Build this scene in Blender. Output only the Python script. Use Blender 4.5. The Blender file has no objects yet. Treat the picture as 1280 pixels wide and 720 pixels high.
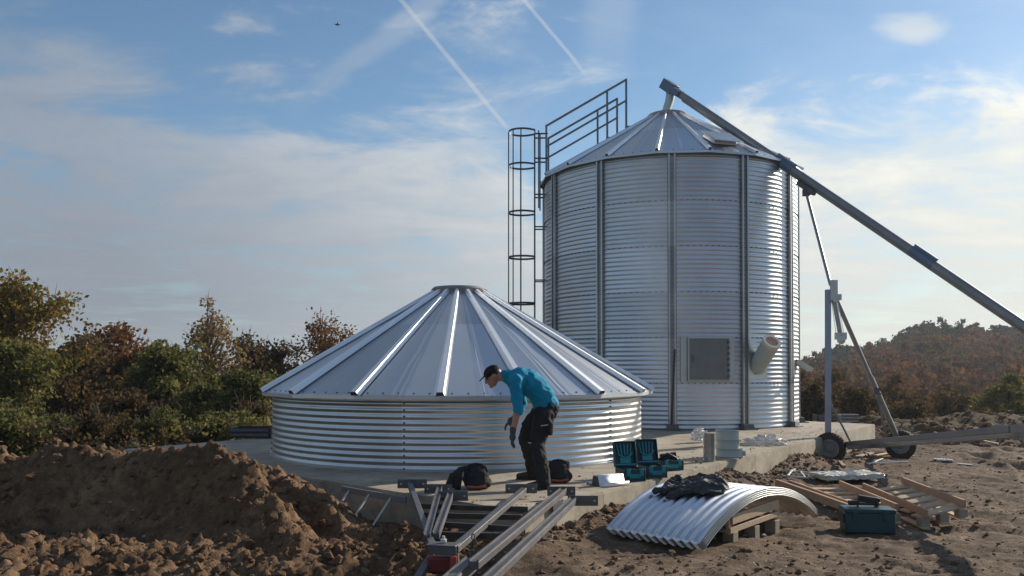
import bpy, bmesh, math, random
import numpy as np
from mathutils import Vector, Matrix, noise, Euler
random.seed(7); rng = np.random.default_rng(7)
R = math.radians
scene = bpy.context.scene
col = bpy.data.collections.new('site'); scene.collection.children.link(col)
CAM_H = 1.4; F = 1050.0; HOR = 460.0

def G(px, py, z):
    """photo point lying at height z -> ground-plan position"""
    Y = F*(CAM_H-z)/(py-HOR); return Vector(((px-640)/F*Y, Y, z))
def D(px, py, Y):
    return Vector(((px-640)/F*Y, Y, CAM_H-(py-HOR)/F*Y))

# ------------------------------------------------------------------ tags
def tag(o, label=None, cat=None, group=None, kind=None):
    if label: o['label'] = label
    if cat: o['category'] = cat
    if group: o['group'] = group
    if kind: o['kind'] = kind
    return o
def thing(name, loc, label, cat, group=None, rz=0):
    o = bpy.data.objects.new(name, None); col.objects.link(o)
    o.empty_display_size = .2
    o.location = loc; o.rotation_euler = (0, 0, rz)
    o['origin'] = tuple(loc)
    return tag(o, label, cat, group)
def copy_tree(o, parent=None):
    c = o.copy(); col.objects.link(c); c.parent = parent
    for ch in [k for k in bpy.data.objects if k.parent == o and k is not c]:
        copy_tree(ch, c)
    return c
def root_loc(p):
    while p.parent: p = p.parent
    return Vector(p.location)

# ------------------------------------------------------------------ mesh builder (world coordinates)
class MB:
    def __init__(s): s.v = []; s.f = []; s.m = []
    def add(s, vs, fs, mi=0):
        b = len(s.v); s.v.extend([tuple(v) for v in vs])
        for f in fs: s.f.append(tuple(b+i for i in f)); s.m.append(mi)
        return s
    def box(s, c, size, rot=None, mi=0, taper=1.0):
        hx, hy, hz = size[0]/2, size[1]/2, size[2]/2
        vs = []
        for sz in (-1, 1):
            t = taper if sz > 0 else 1
            for sx, sy in ((-1,-1),(1,-1),(1,1),(-1,1)):
                p = Vector((sx*hx*t, sy*hy*t, sz*hz))
                if rot is not None: p = rot @ p
                vs.append(Vector(c)+p)
        s.add(vs, [(0,3,2,1),(4,5,6,7),(0,1,5,4),(1,2,6,5),(2,3,7,6),(3,0,4,7)], mi); return s
    def beam(s, p0, p1, w, h, up=(0,0,1), mi=0, off=0):
        p0 = Vector(p0); p1 = Vector(p1); d = p1-p0; L = d.length; d.normalize()
        u = Vector(up); x = d.cross(u)
        if x.length < 1e-4: x = d.cross(Vector((0,1,0)))
        x.normalize(); z = x.cross(d); z.normalize()
        m = Matrix((x, d, z)).transposed()
        return s.box((p0+p1)/2+z*off, (w, L, h), m, mi)
    def tube(s, pts, r, n=10, mi=0, caps=True):
        pts = [Vector(p) for p in pts]
        rs = r if isinstance(r, (list, tuple)) else [r]*len(pts)
        base = len(s.v); N = len(pts); ref = None
        for i, p in enumerate(pts):
            d = (pts[min(i+1, N-1)]-pts[max(i-1, 0)]); d.normalize()
            if ref is None:
                a = Vector((0,0,1)) if abs(d.z) < .9 else Vector((1,0,0))
                ref = d.cross(a)
            ref = ref - d*ref.dot(d); ref.normalize(); b = d.cross(ref)
            for k in range(n):
                t = 2*math.pi*k/n
                s.v.append(tuple(p+(ref*math.cos(t)+b*math.sin(t))*rs[i]))
        for i in range(N-1):
            for k in range(n):
                a = base+i*n+k; b2 = base+i*n+(k+1) % n
                s.f.append((a, b2, b2+n, a+n)); s.m.append(mi)
        if caps:
            s.f.append(tuple(base+k for k in reversed(range(n)))); s.m.append(mi)
            s.f.append(tuple(base+(N-1)*n+k for k in range(n))); s.m.append(mi)
        return s
    def lathe(s, c, prof, n=24, axis=(0,0,1), mi=0, closed=False):
        """prof: (radius, along) list"""
        ax = Vector(axis).normalized(); a = Vector((1,0,0)) if abs(ax.x) < .9 else Vector((0,1,0))
        u = ax.cross(a).normalized(); w = ax.cross(u); c = Vector(c); base = len(s.v)
        for (r, h) in prof:
            for k in range(n):
                t = 2*math.pi*k/n
                s.v.append(tuple(c+ax*h+(u*math.cos(t)+w*math.sin(t))*r))
        m = len(prof)
        for i in range(m-1 if not closed else m):
            j = (i+1) % m
            for k in range(n):
                k2 = (k+1) % n
                s.f.append((base+i*n+k, base+j*n+k, base+j*n+k2, base+i*n+k2)); s.m.append(mi)
        return s
    def prism(s, pts, ext, mi=0):
        """closed polygon pts extruded by vector ext"""
        n = len(pts); e = Vector(ext)
        vs = [Vector(p) for p in pts]+[Vector(p)+e for p in pts]
        fs = [tuple(range(n)), tuple(reversed(range(n, 2*n)))]+[(i, i+n, (i+1) % n+n, (i+1) % n) for i in range(n)]
        return s.add(vs, fs, mi)
    def ball(s, c, r, n=10, rot=None, mi=0):
        r = (r, r, r) if isinstance(r, (int, float)) else r
        vs = []; fs = []; c = Vector(c)
        for i in range(n//2+1):
            ph = math.pi*i/(n//2)
            for k in range(n):
                t = 2*math.pi*k/n
                p = Vector((r[0]*math.sin(ph)*math.cos(t), r[1]*math.sin(ph)*math.sin(t), r[2]*math.cos(ph)))
                if rot is not None: p = rot @ p
                vs.append(c+p)
        for i in range(n//2):
            for k in range(n):
                fs.append((i*n+k, (i+1)*n+k, (i+1)*n+(k+1) % n, i*n+(k+1) % n))
        return s.add(vs, fs, mi)
    def build(s, name, mats, parent=None, smooth=40, bevel=0, label=None):
        org = root_loc(parent) if parent else Vector((0,0,0))
        me = bpy.data.meshes.new(name)
        vs = np.array(s.v, dtype=np.float64)-np.array(org)
        me.from_pydata(vs.tolist(), [], s.f)
        mats = mats if isinstance(mats, (list, tuple)) else [mats]
        for m in mats: me.materials.append(m)
        if len(mats) > 1: me.polygons.foreach_set('material_index', s.m)
        bm = bmesh.new(); bm.from_mesh(me)
        bmesh.ops.remove_doubles(bm, verts=bm.verts, dist=1e-6)
        bmesh.ops.recalc_face_normals(bm, faces=bm.faces); bm.to_mesh(me); bm.free()
        if smooth:
            me.shade_smooth(); me.set_sharp_from_angle(angle=R(smooth))
        o = bpy.data.objects.new(name, me); col.objects.link(o)
        if parent: o.parent = parent
        if label: o['label'] = label
        if bevel:
            b = o.modifiers.new('bevel', 'BEVEL'); b.width = bevel; b.segments = 2; b.limit_method = 'ANGLE'; b.angle_limit = R(40)
        return o

def recenter(o):
    """put the origin of a one-mesh thing at its base"""
    me = o.data; co = np.empty(len(me.vertices)*3); me.vertices.foreach_get('co', co); co = co.reshape(-1, 3)
    c = (co.min(0)+co.max(0))/2; c[2] = co[:, 2].min()
    co -= c; me.vertices.foreach_set('co', co.ravel()); me.update(); o.location = Vector(c)+o.location
    return o

# ------------------------------------------------------------------ materials
def nodes(mat):
    mat.use_nodes = True; nt = mat.node_tree
    return nt, nt.nodes['Principled BSDF']
def ramp(nt, fac, stops):
    r = nt.nodes.new('ShaderNodeValToRGB'); cr = r.color_ramp
    while len(cr.elements) < len(stops): cr.elements.new(.5)
    for e, (p, c) in zip(cr.elements, stops): e.position = p; e.color = (*c, 1)
    nt.links.new(fac, r.inputs[0]); return r.outputs[0]
def nz(nt, scale, detail=4, rough=.55, vec=None, dist=0):
    n = nt.nodes.new('ShaderNodeTexNoise'); n.inputs['Scale'].default_value = scale
    n.inputs['Detail'].default_value = detail; n.inputs['Roughness'].default_value = rough
    n.inputs['Distortion'].default_value = dist
    if vec is None:
        vec = nt.nodes.new('ShaderNodeTexCoord').outputs['Object']
    nt.links.new(vec, n.inputs['Vector']); return n.outputs[0]
def scaled(nt, s):
    tc = nt.nodes.new('ShaderNodeTexCoord'); m = nt.nodes.new('ShaderNodeMapping')
    m.inputs['Scale'].default_value = s; nt.links.new(tc.outputs['Object'], m.inputs[0]); return m.outputs[0]
def mt(nt, op, a, b=None, c=None):
    n = nt.nodes.new('ShaderNodeMath'); n.operation = op
    for i, x in enumerate((a, b, c)):
        if x is None: continue
        if isinstance(x, (int, float)): n.inputs[i].default_value = x
        else: nt.links.new(x, n.inputs[i])
    return n.outputs[0]
def bump(nt, b, h, strength, dist=.01):
    n = nt.nodes.new('ShaderNodeBump'); n.inputs['Strength'].default_value = strength; n.inputs['Distance'].default_value = dist
    nt.links.new(h, n.inputs['Height']); nt.links.new(n.outputs[0], b.inputs['Normal']); return n
def mat(name, c0, c1=None, rough=.6, metal=0, scale=8, bmp=0, bscale=None, spread=.25, r1=None, vec=None, spec=None):
    m = bpy.data.materials.new(name); nt, b = nodes(m)
    c1 = c1 or tuple(x*.75 for x in c0)
    v = scaled(nt, vec) if vec else None
    f = nz(nt, scale, 6, .6, v)
    nt.links.new(ramp(nt, f, [(.5-spread, c0), (.5+spread, c1)]), b.inputs['Base Color'])
    b.inputs['Metallic'].default_value = metal; b.inputs['Roughness'].default_value = rough
    if r1 is not None:
        nt.links.new(mt(nt, 'MULTIPLY_ADD', nz(nt, scale*2.3, 5, .6, v), (r1-rough)*2, rough-(r1-rough)*.5), b.inputs['Roughness'])
    if spec is not None: b.inputs['Specular IOR Level'].default_value = spec
    if bmp: bump(nt, b, nz(nt, bscale or scale*4, 6, .65, v), bmp)
    return m

def galvanised(name, base=.62, rough=.3, tint=(1, 1.01, 1.03), dirt=.12, bmp=.04):
    m = bpy.data.materials.new(name); nt, b = nodes(m)
    vor = nt.nodes.new('ShaderNodeTexVoronoi'); vor.inputs['Scale'].default_value = 60
    nt.links.new(nt.nodes.new('ShaderNodeTexCoord').outputs['Object'], vor.inputs['Vector'])
    big = nz(nt, 1.3, 5, .6)
    sp = mt(nt, 'MULTIPLY', vor.outputs['Color'], .03)
    oi = nt.nodes.new('ShaderNodeObjectInfo'); sz = nt.nodes.new('ShaderNodeSeparateXYZ'); nt.links.new(nt.nodes.new('ShaderNodeTexCoord').outputs['Object'], sz.inputs[0])
    wn = nt.nodes.new('ShaderNodeTexWhiteNoise'); wn.noise_dimensions = '2D'; cb = nt.nodes.new('ShaderNodeCombineXYZ')
    nt.links.new(mt(nt, 'FLOOR', mt(nt, 'DIVIDE', sz.outputs[2], 1.038)), cb.inputs[0]); nt.links.new(mt(nt, 'MULTIPLY', oi.outputs['Random'], 37), cb.inputs[1]); nt.links.new(cb.outputs[0], wn.inputs['Vector'])
    val = mt(nt, 'ADD', mt(nt, 'MULTIPLY_ADD', big, dirt*2, base-dirt-.05), mt(nt, 'ADD', sp, mt(nt, 'MULTIPLY', wn.outputs[0], .10)))
    cc = nt.nodes.new('ShaderNodeCombineColor')
    for i in range(3): nt.links.new(mt(nt, 'MULTIPLY', val, tint[i]), cc.inputs[i])
    nt.links.new(cc.outputs[0], b.inputs['Base Color'])
    b.inputs['Metallic'].default_value = 1.0
    streak = nz(nt, 2.0, 5, .7, scaled(nt, (6, 6, .7)))
    nt.links.new(mt(nt, 'ADD', mt(nt, 'ADD', mt(nt, 'MULTIPLY', wn.outputs[0], -.07), mt(nt, 'MULTIPLY_ADD', streak, .06, rough)), mt(nt, 'MULTIPLY', vor.outputs['Color'], .02)), b.inputs['Roughness'])
    bump(nt, b, nz(nt, 3.0, 3, .5), bmp, .05)
    return m

M = {}
M['wall'] = galvanised('galvanised_sheet', .60, .43, tint=(.96, 1.0, 1.06), bmp=.015)
M['roofm'] = galvanised('roof_sheet', .54, .42, tint=(.95, 1.0, 1.07), dirt=.06, bmp=.02)
M['rib'] = galvanised('rib_steel', .84, .58)
M['post'] = galvanised('stiffener_steel', .46, .42)
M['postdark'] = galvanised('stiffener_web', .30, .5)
M['lower'] = galvanised('new_sheet', .56, .33, bmp=.015)
M['stack'] = galvanised('sheet_stack', .66, .36, tint=(.97, 1.0, 1.05))
M['post2'] = mat('strut_steel', (.33, .34, .35), (.26, .265, .27), .45, .45, 5, .05)
M['bucket'] = mat('duct_steel', (.36, .37, .37), (.28, .285, .285), .36, .6, 7, .04)
M['greypaint'] = mat('grey_paint', (.30, .32, .33), (.24, .26, .27), .5, 0, 6, .1)
M['darksteel'] = mat('dark_steel', (.10, .10, .11), (.17, .165, .165), .5, .7, 14, .15, r1=.65)
M['beam'] = mat('mill_steel', (.085, .083, .088), (.16, .155, .165), .5, .5, 7, .15, 40, r1=.65)
M['beamdark'] = mat('mill_steel_dark', (.05, .05, .055), (.10, .09, .085), .55, .5, 9, .15)
M['auger'] = mat('auger_tube', (.20, .205, .215), (.28, .285, .295), .42, .65, 2.5, .05, vec=(1, 1, 1), r1=.55)
M['bluegrey'] = mat('blue_grey_paint', (.10, .14, .22), (.15, .19, .27), .45, .3, 4, .06)
M['mast'] = mat('mast_paint', (.27, .31, .40), (.32, .36, .44), .45, .35, 4, .06)
M['pale'] = mat('pale_spout', (.52, .58, .55), (.42, .48, .46), .45, .4, 4, .05)
M['doorm'] = mat('dull_zinc_door', (.22, .225, .23), (.17, .175, .18), .5, .5, 3, .05)
M['rail'] = mat('rail_steel', (.15, .17, .20), (.21, .23, .26), .5, .5, 6, .05)
M['cage'] = mat('cage_steel', (.06, .065, .07), (.10, .10, .11), .55, .4, 6, .05)
M['bolt'] = mat('bolt', (.07, .07, .075), (.11, .11, .11), .5, .6, 20)
M['rubber'] = mat('rubber', (.018, .017, .016), (.055, .043, .033), .85, 0, 12, .3, 60)
M['hub'] = mat('wheel_rim', (.22, .22, .225), (.30, .29, .27), .6, .3, 14, .1)
M['teal'] = mat('teal_plastic', (.008, .26, .30), (.012, .20, .24), .4, 0, 6, .05)
M['tealdark'] = mat('dark_teal_plastic', (.008, .055, .072), (.012, .040, .054), .45, 0, 6, .08)
M['blackpl'] = mat('black_plastic', (.013, .013, .015), (.025, .025, .026), .5, 0, 10, .1)
M['blackcloth'] = mat('black_cloth', (.016, .016, .018), (.032, .031, .032), .85, 0, 9, .5, 35, spec=.25)
M['blackshell'] = mat('jacket_shell', (.02, .02, .023), (.045, .045, .05), .62, 0, 9, .5, 30, spec=.35)
M['redpl'] = mat('red_plastic', (.16, .015, .014), (.09, .01, .01), .45, 0, 8, .1)
M['redorange'] = mat('orange_red_trim', (.45, .10, .05), (.3, .06, .04), .5, 0, 8)
M['plastic_grey'] = mat('grey_pipe_plastic', (.46, .50, .48), (.38, .42, .40), .5, 0, 7, .05)
M['skin'] = mat('skin', (.42, .22, .15), (.34, .16, .11), .5, 0, 14, .08)
M['hair'] = mat('dark_hair', (.02, .013, .01), (.035, .022, .016), .7, 0, 30, .4)
M['shirt'] = mat('turquoise_jersey', (.004, .25, .40), (.006, .19, .32), .8, 0, 5, .35, 18, spec=.2)
M['trousers'] = mat('work_trousers', (.012, .012, .014), (.028, .026, .025), .85, 0, 8, .5, 22, spec=.25)
M['cap'] = mat('cap_cloth', (.010, .010, .012), (.018, .018, .02), .8, 0, 20, .2, spec=.2)
M['glove'] = mat('glove', (.04, .045, .048), (.07, .072, .075), .75, 0, 25, .4)
M['boot'] = mat('boot_leather', (.02, .014, .011), (.035, .022, .016), .6, 0, 18, .3)
M['pipeface'] = mat('foam_core', (.62, .30, .20), (.55, .36, .26), .8, 0, 10, .2)
M['cream'] = mat('cream_pipe', (.66, .62, .54), (.55, .50, .42), .5, 0, 8, .1)
M['whitefoil'] = mat('silver_foil', (.62, .60, .56), (.42, .40, .37), .32, .45, 5, .9, 26, r1=.5)
M['paintwhite'] = mat('white_metal', (.62, .62, .60), (.5, .5, .48), .45, .2, 8, .05)

def wood(name, c0, c1):
    m = bpy.data.materials.new(name); nt, b = nodes(m)
    v = scaled(nt, (3, 3, 3)); g = nz(nt, 9, 8, .7, v, 1.2)
    st = nz(nt, 1.2, 4, .6)
    nt.links.new(ramp(nt, mt(nt, 'MULTIPLY_ADD', g, .6, mt(nt, 'MULTIPLY', st, .4)), [(.3, c1), (.62, c0)]), b.inputs['Base Color'])
    b.inputs['Roughness'].default_value = .75; bump(nt, b, g, .25, .004); return m
M['wood'] = wood('pallet_pine', (.58, .43, .29), (.33, .23, .14))
M['woodred'] = wood('reddish_beam', (.42, .27, .175), (.24, .145, .09))
M['woodgrey'] = wood('weathered_wood', (.36, .29, .22), (.19, .145, .105))

# concrete
m = bpy.data.materials.new('concrete'); nt, b = nodes(m)
f1 = nz(nt, .9, 7, .62); f2 = nz(nt, 14, 8, .7); f3 = nz(nt, 3.2, 6, .7, None, .8)
mx = mt(nt, 'ADD', mt(nt, 'MULTIPLY', f1, .5), mt(nt, 'ADD', mt(nt, 'MULTIPLY', f2, .2), mt(nt, 'MULTIPLY', f3, .3)))
cr = ramp(nt, mx, [(.36, (.165, .135, .10)), (.47, (.30, .255, .195)), (.56, (.40, .345, .265)), (.68, (.50, .44, .35))])
dirtm = mt(nt, 'MULTIPLY', ramp(nt, nz(nt, 1.7, 9, .72, None, 1.5), [(.52, (0, 0, 0)), (.66, (1, 1, 1))]), .62)
mxd = nt.nodes.new('ShaderNodeMix'); mxd.data_type = 'RGBA'; nt.links.new(dirtm, mxd.inputs[0]); nt.links.new(cr, mxd.inputs[6]); mxd.inputs[7].default_value = (.17, .12, .08, 1)
tcc = nt.nodes.new('ShaderNodeTexCoord'); mpc = nt.nodes.new('ShaderNodeMapping'); mpc.inputs['Rotation'].default_value = (0, 0, -math.atan2(.819, .573)); nt.links.new(tcc.outputs['Object'], mpc.inputs[0]); spc = nt.nodes.new('ShaderNodeSeparateXYZ'); nt.links.new(mpc.outputs[0], spc.inputs[0])
jl = mt(nt, 'LESS_THAN', mt(nt, 'ABSOLUTE', mt(nt, 'SUBTRACT', mt(nt, 'FRACT', mt(nt, 'DIVIDE', mt(nt, 'ADD', spc.outputs[0], 100), 2.55)), .5)), .0035)
mxj = nt.nodes.new('ShaderNodeMix'); mxj.data_type = 'RGBA'; nt.links.new(mt(nt, 'MULTIPLY', jl, .6), mxj.inputs[0]); nt.links.new(mxd.outputs[2], mxj.inputs[6]); mxj.inputs[7].default_value = (.09, .07, .05, 1)
cr = mxj.outputs[2]
nt.links.new(cr, b.inputs['Base Color']); b.inputs['Roughness'].default_value = .8
bump(nt, b, mt(nt, 'ADD', f2, mt(nt, 'MULTIPLY', nz(nt, 60, 4, .7), .5)), .35, .01); M['concrete'] = m

def soil(name, a, b_, c, sc=1.0, spread=.0, stones=True):
    m = bpy.data.materials.new(name); nt, b = nodes(m)
    n1 = nz(nt, .8*sc, 8, .7); n2 = nz(nt, 7*sc, 8, .7); n3 = nz(nt, 38*sc, 6, .7)
    mx = mt(nt, 'ADD', mt(nt, 'MULTIPLY', n1, .45), mt(nt, 'ADD', mt(nt, 'MULTIPLY', n2, .33), mt(nt, 'MULTIPLY', n3, .22)))
    cr = ramp(nt, mx, [(.38, a), (.5, b_), (.62, c)])
    if stones:
        vo = nt.nodes.new('ShaderNodeTexVoronoi'); vo.inputs['Scale'].default_value = 16; vo.inputs['Randomness'].default_value = 1
        nt.links.new(nt.nodes.new('ShaderNodeTexCoord').outputs['Object'], vo.inputs['Vector'])
        k = mt(nt, 'MULTIPLY', mt(nt, 'LESS_THAN', vo.outputs['Distance'], .17), mt(nt, 'GREATER_THAN', nz(nt, 5, 3), .56))
        mix = nt.nodes.new('ShaderNodeMix'); mix.data_type = 'RGBA'
        nt.links.new(k, mix.inputs[0]); nt.links.new(cr, mix.inputs[6]); mix.inputs[7].default_value = (.36, .31, .26, 1)
        cr = mix.outputs[2]
    nt.links.new(cr, b.inputs['Base Color']); b.inputs['Roughness'].default_value = .93; b.inputs['Specular IOR Level'].default_value = .2
    h = mt(nt, 'ADD', mt(nt, 'MULTIPLY', n2, 1.0), mt(nt, 'MULTIPLY', n3, .5))
    bump(nt, b, h, .9, .035); return m
M['soil'] = soil('bare_soil', (.055, .035, .024), (.138, .094, .064), (.25, .18, .125))
M['mound'] = soil('clay_soil', (.058, .035, .021), (.145, .086, .048), (.28, .18, .108), 1.2, stones=False)
M['clod'] = soil('clod_soil', (.075, .042, .025), (.165, .098, .056), (.28, .18, .11), 1.5, stones=False)
M['stone'] = mat('stone', (.34, .29, .24), (.20, .16, .13), .85, 0, 9, .4, 30)

# terrain beyond the yard: yard soil near, scrub further off
m = M['soil']; nt = m.node_tree; b = nt.nodes['Principled BSDF']
tc = nt.nodes.new('ShaderNodeTexCoord'); sx = nt.nodes.new('ShaderNodeSeparateXYZ'); nt.links.new(tc.outputs['Object'], sx.inputs[0])
far = nt.nodes.new('ShaderNodeMapRange'); far.inputs[1].default_value = 27; far.inputs[2].default_value = 36
nt.links.new(mt(nt, 'ADD', sx.outputs[1], mt(nt, 'MULTIPLY', nz(nt, .3, 5), 6)), far.inputs[0])
leftm = nt.nodes.new('ShaderNodeMapRange'); leftm.inputs[1].default_value = -5.5; leftm.inputs[2].default_value = -7.5
nt.links.new(mt(nt, 'ADD', sx.outputs[0], mt(nt, 'MULTIPLY', nz(nt, .5, 5), 3)), leftm.inputs[0])
fm = mt(nt, 'MAXIMUM', far.outputs[0], leftm.outputs[0])
old = b.inputs['Base Color'].links[0].from_socket
gcol = ramp(nt, nz(nt, 2, 7, .7), [(.35, (.035, .04, .018)), (.5, (.075, .07, .03)), (.66, (.12, .095, .045))])
mix = nt.nodes.new('ShaderNodeMix'); mix.data_type = 'RGBA'
nt.links.new(fm, mix.inputs[0]); nt.links.new(old, mix.inputs[6]); nt.links.new(gcol, mix.inputs[7]); nt.links.new(mix.outputs[2], b.inputs['Base Color'])

wet = nt.nodes.new('ShaderNodeMapRange'); wet.inputs[1].default_value = 22.5; wet.inputs[2].default_value = 24.5
nt.links.new(mt(nt, 'ADD', mt(nt, 'SUBTRACT', sx.outputs[1], mt(nt, 'MULTIPLY', mt(nt, 'LESS_THAN', sx.outputs[0], 9), 30)), mt(nt, 'MULTIPLY', nz(nt, .6, 5), 3)), wet.inputs[0])
mixw = nt.nodes.new('ShaderNodeMix'); mixw.data_type = 'RGBA'; mixw.blend_type = 'MULTIPLY'; nt.links.new(mt(nt, 'MULTIPLY', wet.outputs[0], .75), mixw.inputs[0]); nt.links.new(old, mixw.inputs[6]); mixw.inputs[7].default_value = (.36, .30, .26, 1); nt.links.new(mixw.outputs[2], mix.inputs[6])
def leafmat(name, cols, trans=.42, bs=.7):
    m = bpy.data.materials.new(name); m.use_nodes = True; nt = m.node_tree; nt.nodes.clear()
    geo = nt.nodes.new('ShaderNodeNewGeometry')
    big = nz(nt, bs, 3, .6)
    fac = mt(nt, 'ADD', mt(nt, 'MULTIPLY', geo.outputs['Random Per Island'], .6), mt(nt, 'MULTIPLY_ADD', big, 1.6, -.6))
    n = len(cols); c = ramp(nt, fac, [(i/(n-1)*.8+.1, cols[i]) for i in range(n)])
    d = nt.nodes.new('ShaderNodeBsdfDiffuse'); t = nt.nodes.new('ShaderNodeBsdfTranslucent'); mx = nt.nodes.new('ShaderNodeMixShader')
    mx.inputs[0].default_value = trans; o = nt.nodes.new('ShaderNodeOutputMaterial')
    nt.links.new(c, d.inputs[0]); nt.links.new(c, t.inputs[0]); nt.links.new(d.outputs[0], mx.inputs[1]); nt.links.new(t.outputs[0], mx.inputs[2]); nt.links.new(mx.outputs[0], o.inputs[0])
    return m
L = {}
L['oak'] = leafmat('oak_leaves', [(0.073, 0.081, 0.024), (0.163, 0.155, 0.045), (0.260, 0.163, 0.049), (0.227, 0.114, 0.041)])
L['green'] = leafmat('green_leaves', [(0.062, 0.073, 0.025), (0.119, 0.122, 0.041), (0.188, 0.175, 0.062), (0.288, 0.237, 0.094)])
L['rust'] = leafmat('rust_leaves', [(0.057, 0.036, 0.020), (0.130, 0.061, 0.026), (0.211, 0.090, 0.036), (0.163, 0.114, 0.049)])
L['brown'] = leafmat('brown_leaves', [(0.049, 0.041, 0.021), (0.098, 0.065, 0.033), (0.146, 0.090, 0.045), (0.098, 0.098, 0.041)])
L['wispy'] = leafmat('wispy_leaves', [(0.163, 0.114, 0.057), (0.276, 0.195, 0.098), (0.325, 0.211, 0.098), (0.211, 0.195, 0.081)])
L['far_rust'] = leafmat('far_rust_leaves', [(0.075, 0.037, 0.021), (0.188, 0.077, 0.035), (0.300, 0.138, 0.056), (0.150, 0.100, 0.044)], .2, .16)
L['far_dark'] = leafmat('far_dark_leaves', [(0.022, 0.030, 0.018), (0.037, 0.046, 0.025), (0.056, 0.062, 0.033), (0.081, 0.065, 0.037)], .15, .16)
L['far_ochre'] = leafmat('far_ochre_leaves', [(0.062, 0.045, 0.025), (0.150, 0.094, 0.044), (0.213, 0.131, 0.060), (0.112, 0.094, 0.044)], .2, .16)
M['bark'] = mat('bark', (.075, .055, .04), (.13, .105, .08), .9, 0, 8, .8, 20)
M['palebark'] = mat('pale_bark', (.22, .19, .15), (.12, .10, .08), .9, 0, 8, .5, 20)

# ------------------------------------------------------------------ ground
SUN = Vector((math.cos(R(24))*math.sin(R(55)), math.cos(R(24))*math.cos(R(55)), math.sin(R(24))))
def ss(a, b, x):
    t = np.clip((x-a)/(b-a), 0, 1); return t*t*(3-2*t)
SC = Vector((.12, 8.2)); d1 = Vector((.573, .819)).normalized(); d2 = Vector((-.735, .678)).normalized()
def slab_side(x, y):   # signed distance outside the right long edge
    return (x-SC.x)*d1.y-(y-SC.y)*d1.x
RX = [-400, 0, 60, 90, 107, 114, 126, 131, 140, 148, 158, 200, 400]
RZ = [-6, -6, -5, -2.5, .8, 2.6, 5.6, 7.6, 7.6, 6.2, 6.0, 7, 7]
def gz0(x, y):
    z = -.30-.02*min(max(x, 0), 20)-.008*(y-7)
    if x < 0: z -= .01*x*-1
    # soil banked against the slab's right side
    sd = slab_side(x, y); al = (x-SC.x)*d1.x+(y-SC.y)*d1.y
    if 0 < sd < 1.2 and -1 < al < 16:
        a = .08+.22*math.exp(-((al-5.2)/.9)**2)+.05*math.exp(-((al-1.6)/.8)**2)+.2*math.exp(-((al-9)/1.2)**2)
        z += a*max(0, 1-sd/.75)**1.2
    # berm at the far edge of the yard
    z += .68*math.exp(-((y-27+.1*(x-12))/2.0)**2)*float(ss(9.5, 12, x))*(.8+.5*noise.noise(Vector((x*.35, y*.3, 3))))
    d = math.hypot(x, y)
    if y > 30 or d > 32:
        t = float(ss(31, 95, max(d, 0)))
        rz = float(np.interp(x*260/max(y, 60) if y > 0 else 0, RX, RZ)) if y > 0 else -6
        rise = float(ss(95, 255, y))
        z = z*(1-t)+(-7.5)*t
        z = z*(1-rise)+rz*rise
        if y > 262: z -= (y-262)*.03
    return z
def soilnoise(x, y, a=1.0):
    p = Vector((x, y, 0))
    n = .06*noise.noise(p*.5)+.05*noise.noise(p*1.6)+.03*noise.noise(p*4.2)+.024*abs(noise.noise(p*9.5))
    n += .012*noise.noise(p*20)
    if x > -1 and y < 24:
        v = noise.voronoi(p*5.5)[0]; n += .03*min(.5, v[1]-v[0])*max(0, .3+noise.noise(p*.7+Vector((3, 3, 3))))*2
    return n*a
def tracks(x, y):
    # wheel ruts crossing the right of the yard
    z = 0
    wob = .12*noise.noise(Vector((x*.8, y*.8, 1)))
    for (c0, k1, k2, dep) in ((7.2, .22, .9, .085), (8.8, .22, .9, .085), (5.6, .45, .5, .05), (6.9, .45, .5, .05)):
        dd = abs(x-(c0+k2*math.sin((y-8)*.18)+k1*(y-8))+wob)
        if dd < .9: z += -dep*math.exp(-(dd/.15)**2)*(.8+.2*math.sin((x+y)*45))+dep*.75*math.exp(-((dd-.27)/.10)**2)
    for (r0, s_, dep) in ((8.3, .02, .05), (9.6, -.05, .06), (11.4, .08, .05)):
        dd = abs(y-(r0+s_*(x-5)+.15*math.sin(x*.8))+wob)
        if dd < .7: z += -dep*math.exp(-(dd/.10)**2)+dep*.7*math.exp(-((dd-.2)/.08)**2)
    return z*(.4+.9*max(0, .5+noise.noise(Vector((x*.5, y*.5, 9)))))
def gz(x, y):
    near = 1.0 if y < 45 else 0
    z = gz0(x, y)
    if near:
        k = 2.4 if y > 23 else 1.0
        z += soilnoise(x, y, k)+(tracks(x, y)*min(1, max(0, (x-4.2)/1.2)) if 4.2 < x < 20 and y < 26 else 0)
    return z
def axis(pts):
    out = []
    for a, b, n in pts: out += list(np.linspace(a, b, n, endpoint=False))
    return np.array(out+[pts[-1][1]])
xs = axis([(-420, -60, 14), (-60, -12, 24), (-12, -4, 40), (-4, 10, 330), (10, 24, 130), (24, 60, 24), (60, 200, 34), (200, 420, 10)])
ys = axis([(-160, -10, 10), (-10, 5.5, 16), (5.5, 13, 210), (13, 20, 110), (20, 32, 90), (32, 60, 22), (60, 280, 46), (280, 900, 10)])
V = [(x, y, gz(float(x), float(y))) for y in ys for x in xs]
nx = len(xs); Fc = [(j*nx+i, j*nx+i+1, (j+1)*nx+i+1, (j+1)*nx+i) for j in range(len(ys)-1) for i in range(nx-1)]
me = bpy.data.meshes.new('ground'); me.from_pydata(V, [], Fc); me.materials.append(M['soil']); me.shade_smooth()
g = bpy.data.objects.new('ground', me); col.objects.link(g); tag(g, kind='structure')

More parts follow.
